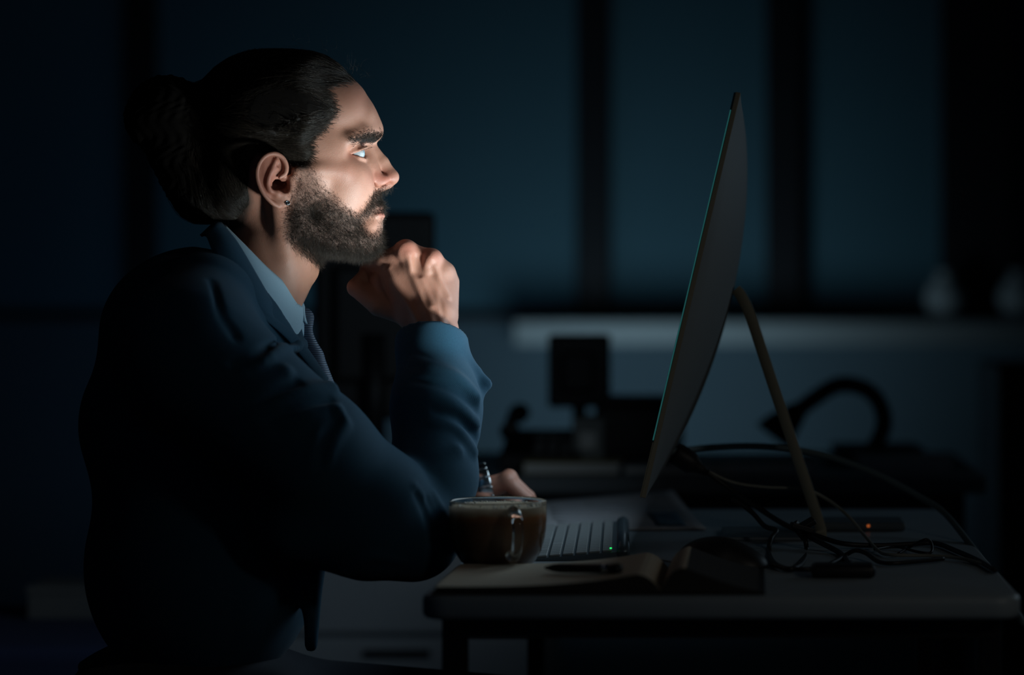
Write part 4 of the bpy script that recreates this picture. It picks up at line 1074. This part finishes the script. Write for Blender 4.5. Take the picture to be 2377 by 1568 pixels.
for sx in (-1, 1):
    box('side_rail', (sx * (hx - 0.03) - 0.012, -hy + 0.05, DZ - 0.048), (sx * (hx - 0.03) + 0.012, hy - 0.05, DZ - 0.026), M_FRAME, desk, 0.001)
    for sy in (-1, 1):
        box('leg', (sx * (hx - 0.032) - 0.012, sy * (hy - 0.05) - 0.02, 0.0), (sx * (hx - 0.032) + 0.012, sy * (hy - 0.05) + 0.02, DZ - 0.026), M_FRAME, desk, 0.002)

# ------------------------------------------------------------------ the big all-in-one screen
M_ALU = mat('brushed_aluminium', (0.30, 0.33, 0.34), 0.5, 0.25, bump=0.1, bscale=900)
M_ALUW = mat('warm_aluminium_edge', (0.34, 0.31, 0.23), 0.5, 0.1)
Yn, Yf = 0.05, 0.65
bot, top = P(1487, 1155, Yn), P(1708, 213, Yn)
H_ = np.linalg.norm(top - bot); upv = (top - bot) / H_; outv = np.array([upv[2], 0, -upv[0]])   # outv points to the back of the screen
mon = empty('computer_screen', (bot[0] + 0.14, (Yn + Yf) / 2, DZ)); tag(mon, 'large slim all-in-one computer screen seen from the side and back', 'computer')
mo = np.array(mon.location)
hw = (Yf - Yn) / 2
def mp_(s, t, o): return bot + upv * (t * H_) + outv * o + np.array([0, hw * (1 + s), 0]) - mo
n, m_ = 41, 49; V = np.zeros((n, m_, 3))
for i in range(n):
    s = -1 + 2 * i / (n - 1); s = math.copysign(abs(s) ** 0.8, s)
    for j in range(m_):
        t = j / (m_ - 1)
        b_ = max(0.0, 1 - abs(s) ** 2.3) ** 0.75 * (max(0.0, 4 * (t ** 1.05) * (1 - t ** 1.05)) ** 0.85)
        V[i, j] = mp_(s, t, 0.0058 + 0.043 * b_)
grid_mesh('back_shell', V, M_ALU, mon)
rim = [mp_(-1, 0, 0), mp_(-1, 1, 0), mp_(1, 1, 0), mp_(1, 0, 0)]
def slab(name, s0, s1, t0, t1, o0, o1, m, par=mon, bev=0.0):
    vs = [mp_(s, t, o) for o in (o0, o1) for s, t in ((s0, t0), (s1, t0), (s1, t1), (s0, t1))]
    bm = bmesh.new(); bv = [bm.verts.new(v) for v in vs]
    for f in ((0, 1, 2, 3), (7, 6, 5, 4), (0, 4, 5, 1), (1, 5, 6, 2), (2, 6, 7, 3), (3, 7, 4, 0)): bm.faces.new([bv[k] for k in f])
    if bev: bmesh.ops.bevel(bm, geom=list(bm.edges), offset=bev, segments=2, profile=0.5, affect='EDGES')
    return bm_obj(name, bm, m, par)
slab('rim', -1, 1, 0, 1, 0.0, 0.006, M_ALUW, mon, 0.0008)
slab('chin', -0.998, 0.998, 0.0, 0.135, -0.0012, 0.0, M_ALUW)
slab('glass', -0.998, 0.998, 0.135, 0.998, -0.0020, 0.0, mat('black_glass_bezel', (0.01, 0.05, 0.055), 0.1, coat=0.5))
SCREEN_PW = SCREEN_POWER
grid_mesh('screen', [[mp_(s, t, -0.0022) for t in np.linspace(0.175, 0.955, 5)] for s in np.linspace(-0.95, 0.95, 5)], mat('lit_screen', (0.02, 0.02, 0.02), 0.3, emit=(0.66, 0.86, 1.0), estr=SCREEN_PW), mon)
slab('edge_glow_strip', -1.0, -0.998, 0.14, 0.955, -0.0018, -0.0004, mat('painted_edge_glow', (0.05, 0.2, 0.2), 0.3, emit=(0.10, 0.62, 0.62), estr=0.10))  # thin strip with weak emission, painting screen light along the glass edge
# bent stand
Ym = PZ(1900, 1244, DZ)[1]
path = catmull([P(1708, 672, Ym), P(1722, 690, Ym), P(1744, 740, Ym), P(1790, 880, Ym), P(1850, 1060, Ym), P(1898, 1205, Ym), P(1904, 1232, Ym)], 6)
path[-1][2] = DZ + 0.004
Vs = []; hwid = 0.055
tn = np.gradient(path, axis=0); tn /= np.linalg.norm(tn, axis=1)[:, None]; nr = np.stack([tn[:, 2], 0 * tn[:, 0], -tn[:, 0]], -1)
ring = []
for i in range(len(path)):
    w_ = hwid; th = 0.0070
    ring.append([path[i] + nr[i] * a * th + np.array([0, b * w_, 0]) - mo for a, b in ((-1, -1), (1, -1), (1, 1), (-1, 1), (-1, -1))])
o = grid_mesh('stand', ring, M_ALUW, mon, 0.0, smooth=False)
fx = path[-1][0]
box('foot', np.array([fx - 0.13, Ym - 0.075, DZ]) - mo, np.array([fx + 0.006, Ym + 0.075, DZ + 0.005]) - mo, mat('foot_aluminium', (0.20, 0.23, 0.25), 0.45, 0.6), mon, 0.002)

# ------------------------------------------------------------------ glass mug of coffee
mc = PZ(1156, 1318, DZ); d_ = mc[1] + 2.8; R_ = 114 * d_ / FPX; HM = 0.0785
mug = empty('coffee_mug', (mc[0], mc[1] , DZ)); tag(mug, 'clear glass mug of milky coffee standing by the elbow', 'mug')
M_GL = mat('clear_glass', (0.93, 0.95, 0.95), 0.03, trans=1.0, ior=1.46, spec=0.5)
ou = [(0.0, 0.0), (0.50, 0.0), (0.62, 0.02), (0.76, 0.10), (0.88, 0.25), (0.955, 0.45), (0.985, 0.70), (0.99, 0.95), (0.985, 0.995)]
inn = [(0.970, 1.0), (0.960, 0.97), (0.957, 0.70), (0.927, 0.45), (0.85, 0.25), (0.71, 0.115), (0.50, 0.055), (0.0, 0.05)]
lathe('glass_body', [(r * R_, z * HM) for r, z in ou + inn], M_GL, mug, 72)
def coffee_mat():
    m = bpy.data.materials.new('milky_coffee'); m.use_nodes = True; nt = m.node_tree; b = nt.nodes['Principled BSDF']; N = nt.nodes.new; Lk = nt.links.new
    tc = N('ShaderNodeTexCoord'); sx = N('ShaderNodeSeparateXYZ'); Lk(tc.outputs['Object'], sx.inputs[0])
    n_ = N('ShaderNodeTexNoise'); n_.inputs['Scale'].default_value = 40; Lk(tc.outputs['Object'], n_.inputs['Vector'])
    ml = N('ShaderNodeMath'); ml.operation = 'MULTIPLY_ADD'; ml.inputs[1].default_value = 0.010; Lk(n_.outputs['Fac'], ml.inputs[0]); Lk(sx.outputs['Z'], ml.inputs[2])
    mp = N('ShaderNodeMapRange'); mp.inputs[1].default_value = 0.0; mp.inputs[2].default_value = HM; Lk(ml.outputs[0], mp.inputs[0])
    cr = N('ShaderNodeValToRGB'); e = cr.color_ramp.elements; e[0].position = 0.35; e[0].color = (0.26, 0.15, 0.09, 1); e[1].position = 1.0; e[1].color = (0.66, 0.55, 0.40, 1)
    k = e.new(0.74); k.color = (0.38, 0.20, 0.10, 1); k = e.new(0.83); k.color = (0.50, 0.22, 0.08, 1); k = e.new(0.90); k.color = (0.62, 0.48, 0.32, 1)
    Lk(mp.outputs[0], cr.inputs[0]); Lk(cr.outputs[0], b.inputs['Base Color']); b.inputs['Roughness'].default_value = 0.5
    return m
MCOF = coffee_mat()
lathe('coffee', [(0.0, 0.045 * HM), (0.505 * R_, 0.050 * HM), (0.718 * R_, 0.112 * HM), (0.858 * R_, 0.248 * HM), (0.934 * R_, 0.45 * HM), (0.964 * R_, 0.70 * HM), (0.966 * R_, 0.92 * HM), (0.93 * R_, 0.925 * HM), (0.0, 0.925 * HM)], MCOF, mug, 64)
# foam bubbles clinging inside the rim
bm = bmesh.new()
for k in range(260):
    a = rng.random() * 6.283; r = (0.60 + 0.33 * math.sqrt(rng.random())) * R_; rr = 0.0005 + 0.0011 * rng.random() ** 2
    bmesh.ops.create_icosphere(bm, subdivisions=1, radius=rr, matrix=Matrix.Translation((r * math.cos(a), r * math.sin(a), 0.926 * HM)))
fo = bm_obj('foam', bm, mat('milk_foam', (0.55, 0.52, 0.45), 0.35), mug, True); fo['kind'] = 'stuff'
# handle towards the camera, a little to the right
ah = math.radians(-68)
hpth = catmull([(0.955, 0.86), (1.12, 0.90), (1.36, 0.82), (1.44, 0.60), (1.34, 0.36), (1.12, 0.22), (0.90, 0.24)], 8)
tube('handle', [(r * R_ * math.cos(ah), r * R_ * math.sin(ah), z * HM) for r, z in hpth], 0.0062, M_GL, mug, 16)

# ------------------------------------------------------------------ open notebook, pen
M_COVER = mat('black_notebook_cover', (0.014, 0.013, 0.013), 0.55, bump=0.3, bscale=700)
M_CREAM = mat('cream_page', (0.50, 0.44, 0.34), 0.85, noise=0.04, nscale=40)
M_PEDGE = mat('dark_page_edges', (0.030, 0.028, 0.025), 0.8)
ng = PZ(1566, 1362, DZ); nl = PZ(1010, 1385, DZ); 
NY0, NY1 = nl[1] + 0.012, -0.068
gx = ng[0] - 0.012; lx = PZ(1012, 1380, DZ)[0]; rx = PZ(1770, 1368, DZ)[0]
nb = empty('notebook', (gx, (NY0 + NY1) / 2, DZ)); tag(nb, 'open notebook with cream pages lying at the front edge of the desk', 'notebook')
nh_ = (NY1 - NY0) / 2
def page_block(name, width, sgn, flat, peak, ux):
    n = 40; top_, botm = [], []
    for i in range(n):
        u = i / (n - 1); x = sgn * width * u
        z = (flat + (peak - flat) * (1 - (u - ux) / (1 - ux)) ** (1.3 if sgn > 0 else 3.2)) if u > ux else peak * math.sin(min(1, u / ux) * math.pi / 2) ** 0.6
        top_.append((x, max(0.0035, z)))
    V = []
    for y in (-nh_, nh_): V.append([(x, y, z) for x, z in top_] + [(x, y, 0.0025) for x, z in reversed(top_)])
    bm = bmesh.new(); k = len(V[0]); a = [bm.verts.new(v) for v in V[0]]; b = [bm.verts.new(v) for v in V[1]]
    for i in range(k): bm.faces.new((a[i], a[(i + 1) % k], b[(i + 1) % k], b[i]))
    for q in (a, b):
        for i in range(n - 1): bm.faces.new((q[i], q[i + 1], q[k - 2 - i], q[k - 1 - i]))
    o = bm_obj(name, bm, M_CREAM, nb, False); o.data.materials.append(M_PEDGE)
    for f in o.data.polygons:
        if abs(f.normal.z) < 0.3 and abs(f.normal.y) > 0.8: f.material_index = 1
        elif sgn > 0 and f.center.x > width * ux * 1.02: f.material_index = 1
    return o
page_block('left_pages', gx - lx, -1, 0.0085, 0.0215, 0.11)
page_block('right_pages', rx - gx - 0.004, 1, 0.004, 0.0285, 0.24)
box('cover', (lx - gx - 0.004, -nh_ - 0.004, 0), (rx - gx + 0.003, nh_ + 0.004, 0.0025), M_COVER, nb, 0.001)
za, zb = DZ + 0.0165, DZ + 0.0232
pa, pb = PZ(1272, 1319, za), PZ(1440, 1321, zb)
pen = empty('pen', pa); tag(pen, 'black pen with a silver ring lying on the open notebook', 'pen'); dirp = (pb - pa); Lp = np.linalg.norm(dirp); dirp /= Lp
pen.rotation_euler = Vector(dirp).to_track_quat('Z', 'Y').to_euler()
pr_ = 0.0052
lathe('barrel', [(0, -0.004), (0.0015, -0.004), (pr_ * 0.8, 0.008), (pr_, 0.02), (pr_, Lp * 0.78)], M_DARK, pen, 24)
lathe('ring', [(pr_ * 0.9, Lp * 0.78), (pr_ * 1.08, Lp * 0.785), (pr_ * 1.08, Lp * 0.845), (pr_ * 0.9, Lp * 0.85)], M_STEEL, pen, 24)
lathe('cap', [(pr_ * 0.95, Lp * 0.85), (pr_ * 1.06, Lp * 0.86), (pr_ * 1.06, Lp * 0.985), (pr_ * 0.8, Lp), (0, Lp)], M_DARK, pen, 24)
box('clip', (pr_ * 0.9, -0.0015, Lp * 0.55), (pr_ * 1.5, 0.0015, Lp * 0.97), M_DARK, pen, 0.0005)

# ------------------------------------------------------------------ keyboard, its long side away from the camera
kx0, ky0 = PZ(1235, 1308, DZ)[0], PZ(1440, 1304, DZ)[1]; kx1 = PZ(1458, 1304, DZ)[0]; klen = 0.40; kw = kx1 - kx0
kb = empty('keyboard', (kx0, ky0, DZ)); kb.rotation_euler = (0, 0, math.radians(3.2)); tag(kb, 'slim white keyboard lying between the mug and the screen', 'keyboard')
M_KB = mat('keyboard_tray', (0.10, 0.13, 0.15), 0.4, 0.3); M_KEY = mat('white_key', (0.22, 0.25, 0.26), 0.55)
def kz(x): return 0.003 + 0.009 * x / kw
bm = box_bm((0, 0, 0), (kw, klen, 0.003), 0.001)
for v in bm.verts:
    if v.co.z > 0.0015: v.co.z += 0.009 * v.co.x / kw
bm_obj('tray', bm, M_KB, kb)
tube('battery_bar', [(kw - 0.006, 0.0, 0.009), (kw - 0.006, klen, 0.009)], 0.008, mat('grey_bar', (0.10, 0.14, 0.17), 0.4, 0.4), kb, 16)
rows = 6; rp = (kw - 0.018) / rows; cp = klen / 21
kcache = {}
def key(x, y, wx, wy):
    kk = (round(wx, 4), round(wy, 4))
    if kk not in kcache:
        bm = box_bm((0, 0, 0), (wx, wy, 0.003), 0.0008, 1); o = bm_obj('key', bm, M_KEY, kb); kcache[kk] = o.data
    else:
        o = bpy.data.objects.new('key', kcache[kk]); C.objects.link(o); o.parent = kb
    o.location = (x, y, kz(x)); o.rotation_euler = (0, -math.atan(0.009 / kw), 0)
for r in range(rows):
    x = 0.003 + r * rp; ncol = 21; y = 0.002; c_ = 0
    while c_ < ncol:
        span = 2 if (r == 0 and c_ in (0, 3)) or (r == 1 and c_ == 6) else (6 if r == 0 and c_ == 10 else 1)
        span = min(span, ncol - c_)
        key(x, 0.002 + c_ * cp, (rp - 0.0028) if r < 5 else rp * 0.72, span * cp - 0.0026); c_ += span
box('status_light', (kw - 0.022, 0.0022, kz(kw) + 0.0022), (kw - 0.0195, 0.0034, kz(kw) + 0.0036), mat('green_led', (0.02, 0.3, 0.08), 0.4, emit=(0.02, 1.0, 0.18), estr=1.2), kb)

# ------------------------------------------------------------------ leaflet lying behind the keyboard
M_LEAF = mat('pale_leaflet', (0.28, 0.29, 0.31), 0.7, noise=0.05, nscale=60)
c1, c2 = PZ(1250, 1232, DZ + 0.002), PZ(1640, 1229, DZ + 0.002)
f1, f2 = P(1240, 1166, 0.92), P(1562, 1140, 0.92)
le = empty('leaflet', (c1 + c2) / 2); tag(le, 'pale printed leaflet with a dark blue picture lying behind the keyboard', 'paper')
lo_ = np.array(le.location); V = []
for i in range(14):
    t = i / 13; row = []
    for j in range(14):
        u = j / 13; a = c1 * (1 - u) + c2 * u; b = f1 * (1 - u) + f2 * u; p = a * (1 - t) + b * t
        p[2] = (DZ + 0.002) + (b[2] - DZ - 0.002) * t ** 1.6; row.append(p - lo_)
    V.append(row)
V = np.array(V); grid_mesh('sheet', V, M_LEAF, le, 0.0012)
def on_leaf(u, t):
    fi, fj = t * 13, u * 13; i, j = min(12, int(fi)), min(12, int(fj)); a, b = fi - i, fj - j
    return (V[i, j] * (1 - a) + V[i + 1, j] * a) * (1 - b) + (V[i, j + 1] * (1 - a) + V[i + 1, j + 1] * a) * b + np.array([0, 0, 0.0012])
def print_patch(name, u0, u1, t0, t1, m):
    grid_mesh(name, [[on_leaf(u0 + (u1 - u0) * i / 5, t0 + (t1 - t0) * j / 5) for i in range(6)] for j in range(6)], m, le, 0.0003)
print_patch('picture', 0.72, 0.90, 0.08, 0.42, mat('dark_blue_print', (0.05, 0.10, 0.15), 0.5))
print_patch('picture_motif', 0.78, 0.83, 0.18, 0.32, mat('pale_blue_print', (0.10, 0.16, 0.22), 0.5))
for t_, u0, u1 in ((0.78, 0.10, 0.32), (0.72, 0.36, 0.62), (0.62, 0.10, 0.55), (0.52, 0.10, 0.60), (0.42, 0.10, 0.48), (0.30, 0.10, 0.58), (0.20, 0.12, 0.50)):
    print_patch('text_line', u0, u1, t_, t_ + 0.03, mat('grey_print', (0.30, 0.32, 0.36), 0.7))

# ------------------------------------------------------------------ mouse
mc_ = PZ(1668, 1318, DZ); ms = empty('computer_mouse', (mc_[0], mc_[1], DZ)); tag(ms, 'black computer mouse between the notebook and the coiled cable', 'mouse')
mg = Grid(np.array([-0.062, -0.04, -0.002]), np.array([0.062, 0.04, 0.05]), 0.0016)
mg.add(ell((-0.004, 0, 0.004), (0.047, 0.031, 0.032))); mg.add(ell((0.028, 0, 0.0), (0.030, 0.029, 0.022)), 0.01)
mg.F = np.maximum(mg.F, (0.0005 - mg.ax[2][None, None, :]).astype(np.float32))
mg.sub(chain([(0.006, 0, 0.036), (0.03, 0, 0.027), (0.06, 0, 0.015)], [0.0012] * 3), 0.0005)
sdf_obj('shell', mg, M_DARK, ms)
tube('wheel', [(0.030, -0.003, 0.0205), (0.030, 0.003, 0.0205)], 0.006, mat('grey_rubber', (0.04, 0.04, 0.045), 0.7), ms, 20)
for s in (-1, 1): box('glide_foot', (-0.03, s * 0.018 - 0.004, 0), (0.03, s * 0.018 + 0.004, 0.0012), M_DARK, ms)

# ------------------------------------------------------------------ cables
M_CBLK = mat('black_cable', (0.010, 0.010, 0.012), 0.5); M_CGRY = mat('grey_green_cable', (0.10, 0.14, 0.15), 0.5); M_CPAL = mat('pale_cable', (0.22, 0.22, 0.19), 0.5)
def cab(pts):   # (px, py, Y) or (px, py) lying on the desk top
    out = []
    for p in pts: out.append(P(*p) if len(p) == 3 else PZ(p[0], p[1], DZ + 0.004))
    return catmull(out, 8)
def cable(name, pts, r, m, lab, cat='cable'):
    pth = cab(pts); c0 = pth[0].copy(); o = empty(name, c0); tag(o, lab, cat)
    tube('cord', pth - c0, r, m, o, 8); return o, c0
Yb = 0.32
o, c0 = cable('power_cable', [(1600, 1070, Yb), (1640, 1096, Yb), (1700, 1140, Yb), (1760, 1180, Yb - 0.02), (1810, 1212, Yb - 0.05), (1850, 1232, Yb - 0.10), (1900, 1258, Yb - 0.16), (1950, 1285, -0.02 + 0.12), (1972, 1312)], 0.0034, M_CBLK, 'black power cable running from the screen plug to the adapter')
a, b = P(1566, 1052, Yb) - c0, P(1628, 1090, Yb) - c0; dv = (b - a)
tube('plug', [a, a + dv * 0.12, a + dv * 0.62, a + dv * 0.8, b, b + dv * 0.25], [0.0145, 0.0155, 0.0145, 0.010, 0.0065, 0.0045], M_CBLK, o, 16)
cable('network_cable', [(1625, 1086, Yb), (1700, 1120, Yb), (1780, 1132, Yb), (1865, 1136, Yb), (1920, 1160, Yb), (1970, 1200, Yb - 0.04), (2005, 1242, Yb - 0.08), (2040, 1280), (2070, 1289), (2160, 1291), (2230, 1297), (2290, 1312)], 0.0021, M_CPAL, 'thin pale cable curving down from the screen to the desk')
cable('grey_cable', [(1560, 1050, 0.40), (1640, 1040, 0.45), (1740, 1036, 0.45), (1830, 1042, 0.45), (1930, 1062, 0.45), (2040, 1104, 0.43), (2130, 1152, 0.40), (2190, 1190, 0.35), (2250, 1262, 0.24), (2300, 1328, 0.1), (2340, 1390, -0.05), (2376, 1450, -0.15)], 0.0042, M_CGRY, 'thick grey green cable arching behind the stand and over the desk edge')
# bundled loop with its tie
lpth = [(1700, 1158, 0.26), (1745, 1190, 0.25), (1775, 1222, 0.24), (1802, 1232, 0.22), (1790, 1252, 0.20), (1785, 1280, 0.16), (1797, 1308), (1830, 1322), (1858, 1312), (1872, 1285, 0.16), (1870, 1258, 0.18), (1862, 1236, 0.20), (1845, 1225, 0.20), (1900, 1246, 0.19), (1960, 1263, 0.17), (2040, 1267), (2110, 1264), (2170, 1262), (2220, 1280), (2270, 1302), (2310, 1325)]
o, c0 = cable('coiled_cable', lpth, 0.0032, M_CBLK, 'black cable tied into a loop standing beside the mouse')
tp = P(1862, 1226, 0.19) - c0
for k, (dx, dz, rz, L2) in enumerate(((0, 0, 0.3, 0.030), (0.004, 0.003, -0.5, 0.026), (-0.003, -0.004, 0.9, 0.024))):
    t_ = box('cable_tie', (-L2 / 2, -0.007, -0.0035), (L2 / 2, 0.007, 0.0035), M_CBLK, o, 0.0015); t_.location = tp + np.array([dx, 0.004 * k, dz]); t_.rotation_euler = (0.3 * k, rz, 0.2)
cable('lower_cable', [(1790, 1312), (1830, 1321), (1890, 1321), (1935, 1306), (1962, 1290), (1985, 1279, 0.06), (2010, 1285, 0.05), (2040, 1305), (2080, 1308), (2150, 1302), (2190, 1298)], 0.0027, M_CBLK, 'black cable snaking across the desk behind the adapter')
cable('loose_cable_end', [(2086, 1286), (2110, 1272), (2140, 1256, 0.12), (2155, 1254, 0.12), (2163, 1266, 0.12), (2160, 1284, 0.10), (2130, 1282), (2080, 1270), (2030, 1276)], 0.0018, M_CBLK, 'thin black loose cable end curled at the right of the desk')
cable('keyboard_cable', [(1452, 1291), (1500, 1294), (1540, 1302), (1572, 1308)], 0.0012, M_CPAL, 'thin pale keyboard cable running behind the notebook')
# adapter puck
ac = PZ(1957, 1340, DZ); ad = empty('power_adapter', (ac[0], ac[1], DZ)); tag(ad, 'flat black adapter lying in front of the cables', 'adapter')
bm = box_bm((-0.036, -0.02, 0), (0.036, 0.02, 0.015), 0.006, 3); bm_obj('body', bm, M_CBLK, ad, True)
tube('cable_boot', [(0.006, 0.018, 0.010), (0.010, 0.034, 0.012)], [0.005, 0.0035], M_CBLK, ad, 10)
# dark flat device with a small orange light
gc = PZ(2030, 1228, DZ); gd = empty('network_device', (gc[0], gc[1], DZ)); tag(gd, 'flat dark device with a tiny orange light at the back of the desk', 'device')
box('body', (-0.075, -0.04, 0), (0.04, 0.05, 0.012), mat('dark_slate_plastic', (0.09, 0.115, 0.135), 0.5), gd, 0.004)
box('indicator_light', (-0.012, -0.0408, 0.006), (-0.0085, -0.040, 0.009), mat('orange_led', (0.4, 0.1, 0.02), 0.4, emit=(1.0, 0.22, 0.05), estr=0.35), gd)
